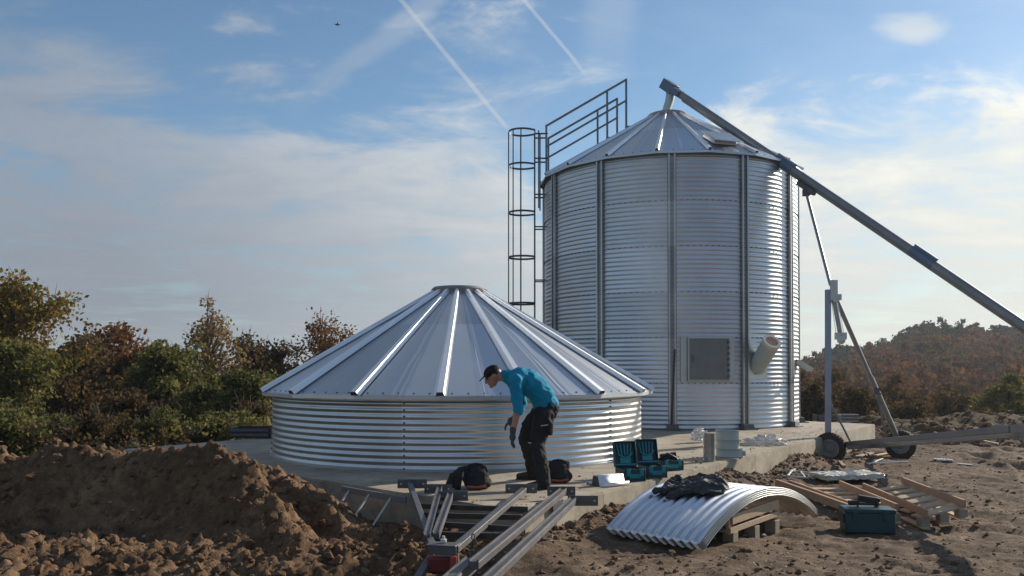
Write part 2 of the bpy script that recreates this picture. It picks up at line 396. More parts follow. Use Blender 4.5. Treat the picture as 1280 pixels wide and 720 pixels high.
# ------------------------------------------------------------------ concrete slab
s0 = SC; s1 = SC+d1*15.6; s3 = SC+d2*9.3; s2 = s3+d1*15.6
bm = bmesh.new()
pl = [s0, s1, s2, s3]
top = [bm.verts.new((p.x, p.y, 0)) for p in pl]; bot = [bm.verts.new((p.x, p.y, -1.1)) for p in pl]
bm.faces.new(top); bm.faces.new(bot[::-1])
for i in range(4): bm.faces.new((top[i], bot[i], bot[(i+1) % 4], top[(i+1) % 4]))
bmesh.ops.recalc_face_normals(bm, faces=bm.faces)
bmesh.ops.bevel(bm, geom=[e for e in bm.edges], offset=.018, segments=2, affect='EDGES')
me = bpy.data.meshes.new('concrete_slab'); bm.to_mesh(me); bm.free(); me.materials.append(M['concrete'])
o = bpy.data.objects.new('concrete_slab', me); col.objects.link(o); tag(o, kind='structure')
# joint strip: shuttering boards still fixed to the slab's long side
for a, b2, dz in ((8.6, 8.85, 0),):
    pass

# ------------------------------------------------------------------ soil mound
CP = np.array([[-12, 11.0, .2], [-9, 10.4, .45], [-7.0, 9.8, .50], [-5.5, 9.3, .52], [-4.6, 9.25, .60], [-3.4, 9.2, .66], [-2.95, 9.05, .58], [-2.55, 8.9, .38], [-1.9, 8.5, .15], [-1.3, 8.0, -.07], [-.85, 7.5, -.24], [-.3, 6.9, -.45]])
segs = []
for i in range(len(CP)-1):
    a, b2 = CP[i], CP[i+1]
    for t in np.linspace(0, 1, 8, endpoint=False): segs.append(a+(b2-a)*t)
segs = np.array(segs)
SP = []
_sp = np.array([[-3.2, 9.15, .60], [-2.75, 8.7, .47], [-2.35, 8.2, .28], [-2.0, 7.7, .08], [-1.8, 7.2, -.12]])
for i in range(len(_sp)-1):
    for t in np.linspace(0, 1, 8, endpoint=False): SP.append(_sp[i]+(_sp[i+1]-_sp[i])*t)
SP = np.array(SP)
def mound_h(x, y):
    sp_ = float(np.max(SP[:, 2]-.80*np.hypot(SP[:, 0]-x, SP[:, 1]-y)))
    hol = .16*math.exp(-((x+3.9)/1.1)**2-((y-8.15)/.55)**2)
    dx = segs[:, 0]-x; dy = segs[:, 1]-y; d = np.hypot(dx, dy)
    front = (dy > 0)
    # front: steep face then a lumpy bench; back: repose slope
    fr = np.where(d < .66, 1.05*d, .693+(d-.66)*.075)
    bk = .62*d
    w = np.clip(dy/np.maximum(d, 1e-3)*2.2+.3, 0, 1)
    hh = segs[:, 2]-(fr*w+bk*(1-w))
    return max(float(np.max(hh))-hol, sp_)
def mound(x, y):
    p = Vector((x, y, .3)); h = mound_h(x, y)
    n = .13*noise.noise(p*.9)+.09*noise.noise(p*2.1)
    v = noise.voronoi(p*3.6+Vector((noise.noise(p*3)*.6, noise.noise(p*3+Vector((9, 0, 0)))*.6, 0)))[0]
    n += .11*(v[1]-v[0])
    v = noise.voronoi(p*9.0)[0]; n += .085*(v[1]-v[0])
    v = noise.voronoi(p*19.0)[0]; n += .045*(v[1]-v[0])
    n += .06*noise.noise(p*6)+.03*(.5-abs(noise.noise(p*13)))+.02*noise.noise(p*26)+.012*noise.noise(p*45)
    edge = float(ss(-.55, -.25, h))
    return h+n*(.35+.65*edge)-.12
mx = np.arange(-9.6, .35, .026); my = np.arange(5.4, 12.4, .026)
Hm = np.array([[mound(float(x), float(y)) for x in mx] for y in my])
V = [(float(x), float(y), float(Hm[j, i])) for j, y in enumerate(my) for i, x in enumerate(mx)]
nx = len(mx); Fc = []
for j in range(len(my)-1):
    for i in range(nx-1):
        if max(Hm[j, i], Hm[j+1, i+1], Hm[j, i+1], Hm[j+1, i]) > -.75: Fc.append((j*nx+i, j*nx+i+1, (j+1)*nx+i+1, (j+1)*nx+i))
# keep soil off the slab
def on_slab(x, y, mrg=0.0):
    q = Vector((x, y))-SC; A = Matrix(((d1.x, d2.x), (d1.y, d2.y))); ab = A.inverted() @ q
    return ab[0] > -mrg and ab[1] > -mrg and ab[0] < 15.6+mrg and ab[1] < 9.3+mrg
V2 = []
for (x, y, z) in V:
    if on_slab(x, y, -.02): z = min(z, -.06)
    V2.append((x, y, z))
me = bpy.data.meshes.new('soil_mound'); me.from_pydata(V2, [], Fc); me.materials.append(M['mound']); me.shade_smooth()
o = bpy.data.objects.new('soil_mound', me); col.objects.link(o); tag(o, kind='structure')
def surf(x, y):
    z = gz(x, y)
    if -9.6 < x < .3 and 5.4 < y < 12.3:
        z = max(z, mound(x, y))
    return z

# clods / stones scattered as uncountable stuff
def rock_proto(seed, rough=.35):
    bm = bmesh.new(); bmesh.ops.create_icosphere(bm, subdivisions=1+(seed % 2), radius=1)
    for v in bm.verts:
        v.co += Vector((random.uniform(-.18, .18), random.uniform(-.18, .18), random.uniform(-.18, .18)))
        n = noise.noise(v.co*1.1+Vector((seed*7.1, 0, 0)))*rough+noise.noise(v.co*2.7+Vector((seed*3.1, 5, 0)))*rough*.6
        v.co *= 1+n
    bm.verts.ensure_lookup_table()
    vs = np.array([v.co[:] for v in bm.verts]); fs = np.array([[v.index for v in f.verts] for f in bm.faces]); bm.free(); return vs, fs
def in_stack(x, y):
    q = Vector((x-1.77, y-7.86)); c = Vector((.69, .724)); return -.25 < q.dot(c) < 2.7 and -.1 < q.dot(Vector((-c.y, c.x))) < 1.2
protos = [rock_proto(i) for i in range(6)]
def scatter(name, spots, m, flat=.7):
    VV = []; FF = []; n = 0
    for (x, y, z, s) in spots:
        vs, fs = protos[random.randrange(6)]
        e = Euler((random.uniform(0, 6), random.uniform(0, 6), random.uniform(0, 6))).to_matrix()
        sc = np.array([random.uniform(.7, 1.3), random.uniform(.7, 1.3), random.uniform(.5, 1)])*s
        w = (vs*sc) @ np.array(e).T; w[:, 2] *= flat
        VV.append(w+np.array([x, y, z])); FF.append(fs+n); n += len(vs)
    VV = np.vstack(VV); FF = np.vstack(FF)
    me = bpy.data.meshes.new(name); me.from_pydata(VV.tolist(), [], FF.tolist()); me.materials.append(m); me.shade_smooth(); me.set_sharp_from_angle(angle=R(22))
    o = bpy.data.objects.new(name, me); col.objects.link(o); return o
sp = []
while len(sp) < 9000:
    x = random.uniform(-8.5, .2); y = random.uniform(5.8, 11.2)
    if on_slab(x, y, .02): continue
    s = .009+.055*random.random()**6
    z = mound(x, y)
    if z < gz0(x, y)-.1: continue
    sp.append((x, y, z+s*.1, s))
o = scatter('soil_clods', sp, M['clod'], .85); tag(o, 'reddish brown clods strewn over the soil mound', 'soil clods', kind='stuff')
sp = []
while len(sp) < 4200:
    y = 6.3+20*random.random()**1.6; x = random.uniform(-.8, 1.05)*y*.62+.1*y
    if on_slab(x, y, .01) or (x < .2 and y < 11) or in_stack(x, y): continue
    s = (.006+.03*random.random()**5)*(1+y*.03)
    sd = slab_side(x, y)
    sp.append((x, y, gz(x, y)+s*.1, s))
for k in range(700):   # soil trodden onto the slab
    al = random.uniform(.1, 14); sd = abs(random.gauss(0, .7))+.03
    q = SC+d1*al-Vector((d1.y, -d1.x))*sd
    if (q-Vector((-.905, 14.4))).length < 3.2 or (q-Vector((4.19, 22.2))).length < 3.5: continue
    s = .004+.014*random.random()**4; sp.append((q.x, q.y, s*.3, s))
for k in range(900):   # rubble along the foot of the slab
    al = random.uniform(-.2, 14); sd = abs(random.gauss(.05, .28))
    q = SC+d1*al+Vector((d1.y, -d1.x))*sd
    if in_stack(q.x, q.y): continue
    s = .012+.05*random.random()**3
    sp.append((q.x, q.y, gz(q.x, q.y)+s*.2, s))
for k in range(1500):   # lumps on the moist berm
    y = random.uniform(22.5, 29); x = random.uniform(9, 19)
    s = .02+.11*random.random()**4; sp.append((x, y, gz(x, y)+s*.2, s))
o = scatter('soil_crumbs', sp, M['clod'], .7); tag(o, 'brown soil crumbs lying about on the yard', 'soil crumbs', kind='stuff')
sp = []
for k in range(700):
    y = 6.4+18*random.random()**1.4; x = random.uniform(0, 1.0)*y*.66
    if on_slab(x, y, .01): continue
    s = .006+.022*random.random()**3
    sp.append((x, y, gz(x, y)+s*.2, s))
for k in range(260):
    al = random.uniform(-.1, 9); sd = abs(random.gauss(.1, .2)); q = SC+d1*al+Vector((d1.y, -d1.x))*sd
    if in_stack(q.x, q.y): continue
    s = .01+.03*random.random()**2
    sp.append((q.x, q.y, gz(q.x, q.y)+s*.3, s))
for k in range(260):
    x = random.uniform(-7, 0); y = random.uniform(6, 10)
    if on_slab(x, y, .02): continue
    s = .006+.02*random.random()**3; sp.append((x, y, surf(x, y)+s*.3, s))
o = scatter('loose_stones', sp, M['stone'], .6); tag(o, 'pale loose stones on the bare yard and at the foot of the slab', 'stones', kind='stuff')

# ------------------------------------------------------------------ grain bins
def bin_frame(C):
    t = Vector((-C.x, -C.y, 0)).normalized(); r = Vector((-t.y, t.x, 0))
    if r.x < 0: r = -r
    return t, r
def pol(C, fr, ang, rad, z):
    t, r = fr; return Vector((C.x, C.y, 0))+(t*math.cos(ang)+r*math.sin(ang))*rad+Vector((0, 0, z))
def corr_panel(C, fr, a0, a1, Rr, z0, z1, pitch, amp, nseg, phase=0):
    mb = MB(); nzs = int(round((z1-z0)/pitch*8)); vs = []
    for i in range(nzs+1):
        z = z0+(z1-z0)*i/nzs; rr = Rr+amp*math.sin(2*math.pi*(z-z0)/pitch+phase)
        for k in range(nseg+1):
            a = a0+(a1-a0)*k/nseg; dn = .005*noise.noise(Vector((a*Rr*1.1, z*1.3, a0)))*math.sin(math.pi*k/nseg)
            vs.append(pol(C, fr, a, rr+dn, z))
    w = nseg+1
    fs = [(i*w+k, i*w+k+1, (i+1)*w+k+1, (i+1)*w+k) for i in range(nzs) for k in range(nseg)]
    mb.add(vs, fs, 0); return mb
def dir_rot(fr, ang):
    t, r = fr; out = t*math.cos(ang)+r*math.sin(ang); tan = r*math.cos(ang)-t*math.sin(ang)
    return Matrix((tan, out, Vector((0, 0, 1)))).transposed()   # x=tangent, y=outward

def roof(root, C, fr, nr, off, Re, ze, Rt, zt, matp, lip=.05, wide=.12):
    da = 2*math.pi/nr
    for k in range(nr):
        a0 = off+k*da; a1 = a0+da; am = (a0+a1)/2
        # panel with three pressed lines down its middle
        mb = MB(); n = 13; us = [0, .05, .40, .42, .44, .49, .50, .51, .56, .58, .60, .95, 1]
        hs = [0, 0, 0, .005, 0, 0, .006, 0, 0, .005, 0, 0, 0]
        vs = []; rows = 8
        for i in range(rows+1):
            t = i/rows
            pa = pol(C, fr, a0, Re+(Rt-Re)*t, ze+(zt-ze)*t); pb = pol(C, fr, a1, Re+(Rt-Re)*t, ze+(zt-ze)*t)
            dent = .010*math.sin(3.1*i+k*1.7)*math.sin(math.pi*t)
            for u, h in zip(us, hs):
                q = pa.lerp(pb, u); q.z += (h+dent*math.sin(math.pi*u))*(1-t*.6); vs.append(q)
        fs = [(i*n+j, i*n+j+1, (i+1)*n+j+1, (i+1)*n+j) for i in range(rows) for j in range(n-1)]
        mb.add(vs, fs)
        # folded lip at the eave
        pa = pol(C, fr, a0, Re, ze); pb = pol(C, fr, a1, Re, ze)
        mb.beam(pa+Vector((0, 0, -lip/2)), pb+Vector((0, 0, -lip/2)), .004, lip)
        for j in range(5):
            q = pol(C, fr, a0, Re-.06, ze+.03).lerp(pol(C, fr, a1, Re-.06, ze+.03), (j+.7)/5.4); mb.box(q+Vector((0, 0, .004)), (.022, .022, .018), mi=1)
        mb.build('roof_panel', [matp, M['bolt']], root, smooth=25)
        # hat section rib over the joint
        mb = MB(); p0 = pol(C, fr, a0, Re+.01, ze+.004); p1 = pol(C, fr, a0, Rt, zt+.004)
        ax = (p1-p0).normalized(); tan = dir_rot(fr, a0) @ Vector((1, 0, 0)); up = ax.cross(tan); up = up if up.z > 0 else -up
        w = wide
        prof = [(-w*.75, 0), (-w*.5, .004), (-w*.36, .058), (w*.36, .058), (w*.5, .004), (w*.75, 0)]
        a = [p0+tan*x+up*y for x, y in prof]; b_ = [p1+tan*x*.55+up*y*.8 for x, y in prof]
        vs = a+b_; m_ = len(prof)
        mb.add(vs, [(i, i+1, i+1+m_, i+m_) for i in range(m_-1)])
        mb.add([a[1], a[2], a[3], a[4]], [(0, 1, 2, 3)], 1)
        mb.build('roof_rib', [M['rib'], M['bolt']], root, smooth=20)
    mb = MB(); c = Vector((C.x, C.y, 0))
    mb.lathe(c, [(Rt+.03, zt-.03), (Rt+.05, zt+.05), (Rt+.01, zt+.09), (Rt-.03, zt+.09), (Rt-.05, zt+.06), (.001, zt+.10)], 48)
    mb.build('roof_cap', M['postdark'], root, smooth=40)

# low bin
C1 = Vector((-.905, 14.4)); fr1 = bin_frame(C1); R1 = 3.08
low = thing('grain_bin', (C1.x, C1.y, 0), 'low galvanised grain bin, its cone roof on one short ring of corrugated wall', 'grain bin')
z1 = .98
offs = R(-14.6)
for k in range(6):
    a0 = offs+k*R(60); mb = corr_panel(C1, fr1, a0, a0+R(60), R1, 0.012, z1, .088, .0066, 30)
    for i in range(11):
        for s_ in (.012,):
            mb.box(pol(C1, fr1, a0+s_, R1+.014, .04+i*.088), (.02, .02, .02), dir_rot(fr1, a0), 1)
    mb.build('wall_panel', [M['lower'], M['bolt']], low, smooth=60)
mb = MB(); mb.lathe((C1.x, C1.y, 0), [(R1+.03, .0), (R1+.03, .02), (R1-.05, .02), (R1-.05, 0)], 96, closed=True); mb.build('base_ring', M['post'], low)
mb = MB(); mb.lathe((C1.x, C1.y, 0), [(R1+.005, z1), (R1+.02, z1+.03), (R1-.03, z1+.03), (R1-.03, z1)], 96, closed=True); mb.build('top_ring', M['post'], low)
roof(low, C1, fr1, 17, R(-4.4), 3.27, 1.025, .43, 2.69, M['roofm'])

# tall bin
C2 = Vector((4.13, 22.2)); fr2 = bin_frame(C2); R2 = 3.26; ZT = 6.26
tall = thing('grain_silo', (C2.x, C2.y, 0), 'tall galvanised grain silo with corrugated walls, ladder cage and roof handrails', 'silo')
for k in range(12):
    a0 = R(1.6)+k*R(30); mb = corr_panel(C2, fr2, a0, a0+R(30), R2, .015, ZT, .1038, .0070, 16)
    for i in range(1, 6):
        zz = .015+i*1.038
        for j in range(12):
            mb.box(pol(C2, fr2, a0+R(30)*(j+.5)/12, R2+.012, zz), (.022, .022, .022), dir_rot(fr2, a0+R(30)*(j+.5)/12), 1)
    mb.build('wall_panel', [M['wall'], M['bolt']], tall, smooth=60)
    rot = dir_rot(fr2, a0); mb = MB()
    hh = ZT-.02
    mb.box(pol(C2, fr2, a0, R2+.018, hh/2+.01), (.20, .012, hh), rot, 2)  # darker plate: shade between the ridges put into its colour
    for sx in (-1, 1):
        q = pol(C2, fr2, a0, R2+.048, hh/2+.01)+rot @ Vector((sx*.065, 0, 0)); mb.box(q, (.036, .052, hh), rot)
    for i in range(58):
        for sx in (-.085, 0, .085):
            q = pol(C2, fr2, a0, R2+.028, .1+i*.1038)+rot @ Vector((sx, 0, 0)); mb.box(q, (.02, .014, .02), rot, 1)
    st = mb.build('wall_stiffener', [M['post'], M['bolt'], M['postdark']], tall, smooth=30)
    mb = MB(); mb.box(pol(C2, fr2, a0, R2+.10, .075), (.30, .16, .11), rot, taper=.8); mb.box(pol(C2, fr2, a0, R2+.13, .01), (.36, .26, .02), rot)
    mb.build('foot_bracket', M['darksteel'], st, smooth=30)
mb = MB(); mb.lathe((C2.x, C2.y, 0), [(R2+.05, ZT-.03), (R2+.07, ZT+.01), (R2-.05, ZT+.01), (R2-.05, ZT-.03)], 96, closed=True); mb.build('top_ring', M['darksteel'], tall)
roof(tall, C2, fr2, 18, R(-4), 3.39, 6.31, .50, 8.02, M['roofm'], wide=.085)

# hatch door on the bay right of centre
fa = R(15.5); rot = dir_rot(fr2, fa)
def on_wall(ang, zz, out): return pol(C2, fr2, ang, R2+out, zz)
mb = MB(); cz = 1.62; mb.box(on_wall(fa, cz-.02, -.01), (1.24, .03, 1.04), rot); dp = mb.build('hatch_plate', M['post'], tall, smooth=30)
hc = on_wall(fa+R(.3), cz-.02, .03); mb = MB()
for (dx, dz, w, h) in ((0, .48, .98, .03), (0, -.48, .98, .03), (.475, 0, .03, .93), (-.475, 0, .03, .93)):
    mb.box(hc+rot @ Vector((dx, .02, dz)), (w, .05, h), rot)
mb.build('hatch_frame', M['post'], tall, smooth=30)
mb = MB(); mb.box(hc+rot @ Vector((0, .035, 0)), (.92, .03, .90), rot)
door = mb.build('hatch_door', M['doorm'], tall, smooth=30, bevel=.008)
mb = MB(); mb.box(hc+rot @ Vector((-.36, .07, .02)), (.03, .05, .16), rot); mb.build('handle', M['rail'], door, smooth=30, bevel=.006)
for dz in np.linspace(-.38, .38, 7): MB().box(hc+rot @ Vector((.44, .06, dz)), (.05, .03, .06), rot).build('hinge', M['darksteel'], door, smooth=30)

# inclined outlet pipe, foam-lined, right of the stiffener
pa = R(38.5); p0 = on_wall(pa, 1.40, -.05); ptip = D(965, 427, 18.75)
mb = MB(); ax = (ptip-p0).normalized(); Lp = (ptip-p0).length
mb.lathe(p0, [(.20, 0), (.20, Lp), (.175, Lp), (.175, Lp-.25)], 28, ax); pp = mb.build('outlet_pipe', M['plastic_grey'], tall, smooth=50)
mb = MB(); mb.lathe(p0, [(.212, Lp-.07), (.212, Lp+.015), (.145, Lp+.015), (.145, Lp-.05)], 28, ax, closed=True); mb.build('pipe_collar', M['cream'], pp, smooth=50)
mb = MB(); mb.lathe(p0, [(.155, Lp-.10), (.155, Lp-.02), (.001, Lp-.02)], 28, ax); mb.build('pipe_plug', M['pipeface'], pp, smooth=50)
rot2 = dir_rot(fr2, pa); mb = MB(); mb.box(on_wall(pa+R(-.5), 1.50, .006), (.58, .03, .72), rot2); mb.build('outlet_plate', M['post'], pp, smooth=30)
# small chute on the right edge
ca = R(72); mb = MB(); p0 = on_wall(ca, 1.62, -.02); p1 = p0+Vector((.34, -.10, -.22))
mb.beam(p0, p1, .22, .012, (0, 0, 1)); mb.beam(p0+Vector((0, -.11, -.05)), p1+Vector((0, -.11, -.05)), .01, .11); mb.beam(p0+Vector((0, .11, -.05)), p1+Vector((0, .11, -.05)), .01, .11)
mb.build('side_chute', M['paintwhite'], tall, smooth=30)
# bent angle leaning in the middle stiffener
mb = MB(); q0 = on_wall(R(1.6), .12, .13); mb.beam(q0+Vector((-.03, 0, 0)), q0+Vector((.04, -.05, 1.7)), .035, .035)
o = mb.build('steel_angle', M['beamdark'], None, smooth=20); recenter(o); tag(o, 'thin dark steel angle leaning upright on the middle stiffener of the tall silo', 'steel angle')
# roof vent hood
va = R(27); mb = MB()
t = .27; rr = 3.45+(.5-3.45)*t; zz = 6.27+(8.04-6.27)*t
q = pol(C2, fr2, va, rr, zz); vr = dir_rot(fr2, va); tiltm = Matrix.Rotation(math.atan2(1.77, 2.95), 3, vr @ Vector((1, 0, 0)))
tilt = Matrix.Rotation(math.atan2(1.77, 2.95), 3, vr @ Vector((1, 0, 0))) @ vr
mb.box(q+tilt @ Vector((0, 0, .05)), (.62, .62, .12), tilt, taper=.86)
mb.box(q+tilt @ Vector((0, .08, .118)), (.74, .74, .02), tilt)
mb.build('vent_hood', M['post'], tall, smooth=30, bevel=.01)

# ladder with cage, on the left side of the silo
la = tall
mb = MB(); XL = .60; YL = 22.15
lad_top = 7.65; rails = []
for dy in (-.21, .21):
    o = MB().beam((XL, YL+dy, .15), (XL, YL+dy, lad_top), .03, .06, (0, 1, 0)).build('ladder_rail', M['cage'], tall, smooth=20)
lp = MB()
for i in range(26): lp.tube([(XL, YL-.21, .35+i*.28), (XL, YL+.21, .35+i*.28)], .013, 6)
lp.build('ladder_rungs', M['cage'], tall)
for dy in (-.16, .22):
    MB().beam((XL+.10+(.05 if dy > 0 else 0), YL+dy, 5.6), (XL+.10+(.05 if dy > 0 else 0), YL+dy, lad_top), .035, .035, (0, 1, 0)).build('ladder_post', M['rail'], tall, smooth=20)
for zz in (.9, 2.3, 3.7, 5.1, 5.95, 6.9, 7.55):
    for dy in (-.21, .21):
        MB().beam((XL, YL+dy, zz), (XL+.34, YL+dy*1.0, zz), .05, .03).build('ladder_bracket', M['cage'], tall, smooth=20)
cage = MB(); ang = [math.pi/2+math.pi*2*i/28 for i in range(29)]
def hoop(zz):
    pts = []
    for i in range(21):
        a = R(60)+R(240)*i/20; pts.append(Vector((XL-.33+.36*math.cos(a)*1.0, YL+.36*math.sin(a), zz)))
    pts = [Vector((XL, YL+.21, zz))]+pts+[Vector((XL, YL-.21, zz))]; return pts
for zz in (2.35, 3.1, 4.32, 5.5, 6.75, 7.65):
    h = MB(); ps = hoop(zz)
    for a, b2 in zip(ps[:-1], ps[1:]): h.beam(a, b2, .008, .05)
    h.build('cage_hoop', M['cage'], tall, smooth=0)
ps = hoop(0)
for i in (4, 7, 11, 15, 18):
    p = ps[i]; MB().beam((p.x, p.y, 2.35), (p.x, p.y, 7.65), .03, .008, (0, 1, 0)).build('cage_strip', M['cage'], tall, smooth=0)

# handrails up the roof
def handrail(Y, xa, xb, posts, htop, hmid):
    mb = MB()
    def rz(X):
        r = math.hypot(X-C2.x, Y-C2.y); return 6.27+(3.45-r)/(3.45-.5)*1.77
    x0 = max(xa, .93)
    A = Vector((xa, Y, rz(x0)+htop)); B = Vector((xb, Y, rz(xb)+htop))
    mb.beam(A, B, .045, .05); dm = Vector((0, 0, htop-hmid)); mb.beam(A-dm, B-dm, .045, .045)
    for X in posts:
        t = (X-xa)/(xb-xa); top = A.lerp(B, t); mb.beam((X, Y, rz(max(X, .95))-.02), top+Vector((0, 0, .02)), .05, .05, (0, 1, 0))
    for X in posts[1:]: mb.box((X+.03, Y-.01, rz(X)+.06), (.12, .05, .10))
    return mb.build('roof_handrail', M['rail'], tall, smooth=20)
handrail(21.95, .88, 3.02, [.90, 2.50, 3.00], 1.33, .78)
handrail(22.75, .97, 2.88, [.99, 2.33, 2.86], 1.22, .70)

# ------------------------------------------------------------------ auger and its wheeled undercarriage
A0 = Vector((4.19, 22.2, 8.86)); A1 = Vector((9.75, 16.0, 2.20)); ad = (A1-A0).normalized()
aug = thing('grain_auger', (7.2, 17.7, gz0(7.2, 17.7)), 'long grey tube auger rising over the silo roof on a two-wheeled undercarriage', 'auger')
mb = MB(); mb.tube([A0+ad*.1, A0+ad*11.9], .097, 20)
mb.beam(A0+ad*.6, A0+ad*11.8, .04, .03, off=-.105); tube = mb.build('auger_tube', M['auger'], aug)
rotm = Matrix((ad.cross(Vector((0, 0, 1))).normalized(), ad, ad.cross(Vector((0, 0, 1))).normalized().cross(ad))).transposed()
mb = MB(); mb.box(A0+ad*-.02, (.27, .42, .27), rotm); mb.box(A0+ad*.30, (.30, .36, .16), rotm); mb.box(A0+ad*.44+Vector((0, 0, .17)), (.02, .02, .16)); mb.build('drive_head', M['bluegrey'], aug, smooth=25, bevel=.015)
for s_ in (4.27, 8.28):
    mb = MB(); c = A0+ad*s_; mb.lathe(c-ad*.28, [(.110, 0), (.110, .56), (.099, .56), (.099, 0)], 20, ad, closed=True)
    mb.box(c+rotm @ Vector((0, 0, .13)), (.08, .56, .05), rotm); mb.build('tube_clamp', M['bluegrey'], tube, smooth=40)
mb = MB(); mb.tube([A0+Vector((.03, 0, -.1)), A0+Vector((.0, 0, -.35)), (C2.x-.08, C2.y, 8.10)], [.12, .115, .10], 18); mb.build('discharge_spout', M['pale'], aug)

S0 = A0.lerp(A1, .468)+Vector((0, 0, -.13)); W1 = Vector((6.42, 17.0, -.22)); W2 = Vector((8.52, 18.45, -.20))
PT = Vector((6.45, 17.12, 3.0))
mb = MB(); mb.box(S0+Vector((0, 0, -.06)), (.16, .5, .12), rotm); mb.box(S0+Vector((0, 0, -.16)), (.14, .2, .16)); mb.build('saddle_bracket', M['darksteel'], aug, smooth=25, bevel=.01)
mb = MB(); mb.tube([S0+Vector((0, 0, -.2)), PT+Vector((.05, .0, .1))], .035, 10); mb.build('upper_leg', M['post2'], aug)
mb = MB(); mb.beam((6.43, 17.12, -.15), PT, .10, .10, (0, 1, 0)); mb.build('mast', M['mast'], aug, smooth=20, bevel=.008)
mb = MB(); mb.box(PT+Vector((.10, -.05, -.02)), (.14, .06, .42)); mb.box(PT+Vector((.13, -.04, -.16)), (.22, .12, .12)); mb.tube([PT+Vector((.12, -.12, -.2)), PT+Vector((.12, .1, -.2))], .07, 14); mb.build('pivot_head', M['paintwhite'], aug, smooth=30)
SB = Vector((8.42, 18.4, -.12)); ST = PT+Vector((.16, 0, -.18))
mb = MB(); mb.tube([ST, ST.lerp(SB, .6)], .048, 12); mb.tube([ST.lerp(SB, .55), SB], .062, 12); mb.build('strut_tube', M['post2'], aug)
jk = ST.lerp(SB, .66)
mb = MB(); mb.box(jk+Vector((-.05, -.05, .03)), (.12, .12, .14)); mb.tube([jk, jk+Vector((.28, -.08, -.1)), jk+Vector((.36, -.08, -.1))], .015, 6); mb.build('strut_jack', M['darksteel'], aug)
mb = MB(); mb.tube([jk+Vector((0, 0, -.05)), (8.05, 18.1, -.15)], .018, 8); mb.tube([jk+Vector((.02, 0, -.05)), (8.45, 18.35, -.15)], .014, 8)
mb.tube([(6.5, 17.15, .68), (6.98, 17.3, -.16)], .020, 8); mb.build('brace', M['rail'], aug)
mb = MB(); hp = PT+Vector((.12, -.03, -.25)); he = D(1051, 420, 17.05); mb.tube([hp, he], .048, 12); mb.build('hoist_cylinder', M['post2'], aug)
mb = MB(); mb.box(he, (.22, .09, .14)); mb.ball(he+Vector((0, -.03, -.08)), (.09, .06, .09), 12); mb.build('pulley_block', M['paintwhite'], aug, smooth=35)
mb = MB()
for dx in (-.16, .14): mb.tube([hp+Vector((dx*.4, 0, .05)), he+Vector((dx*.55, 0, 0))], .006, 5)
mb.build('cable', M['paintwhite'], aug)
# wheels
axd = Vector((-.50, -.86, 0)).normalized()
for c in (W1, W2):
    gzv = -.54 if c is W1 else -.60; c = Vector((c.x, c.y, gzv+.315))
    mb = MB()
    mb.lathe(c, [(.20, -.085), (.26, -.10), (.30, -.085), (.316, -.05), (.32, 0), (.316, .05), (.30, .085), (.26, .10), (.20, .085), (.185, .06), (.185, -.06)], 40, axd, closed=True)
    for k in range(32):
        a = 2*math.pi*k/32; u = axd.cross(Vector((0, 0, 1))).normalized(); w = axd.cross(u)
        rad = u*math.cos(a)+w*math.sin(a); mb.beam(c+rad*.319-axd*.07, c+rad*.319+axd*.07, .03, .01, rad)
    wh = mb.build('tyre', M['rubber'], aug, smooth=35)
    mb = MB(); mb.lathe(c, [(.195, .05), (.19, .075), (.165, .075), (.155, .03), (.09, .02), (.075, .05), (.035, .055), (.03, .09), (.001, .09)], 32, axd)
    for k in range(5):
        a = 2*math.pi*k/5; mb.ball(c+(u*math.cos(a)+w*math.sin(a))*.06+axd*.055, .012, 6)
    mb.lathe(c, [(.195, -.05), (.001, -.03)], 32, axd)
    mb.build('wheel_rim', M['hub'], wh, smooth=35)
mb = MB(); a0 = Vector((6.47, 17.08, -.22)); a1 = Vector((8.42, 18.4, -.27)); mb.beam(a0, a1, .10, .10)
mb.build('axle', M['darksteel'], aug, smooth=20, bevel=.006)
mb = MB(); e1 = Vector((6.72, 17.25, -.12)); ht = Vector((5.5, 8.6, .80)); t_ = Vector((6.05, 10.2, .66))
mb.beam((6.75, 17.3, -.17), t_, .07, .085); mb.beam((7.95, 17.9, -.24), t_+Vector((.12, 0, -.06)), .07, .085); mb.beam(t_+Vector((.05, .4, -.03)), (6.02, 8.2, .82), .10, .10)
mb.build('tongue', M['auger'], aug, smooth=20, bevel=.006)

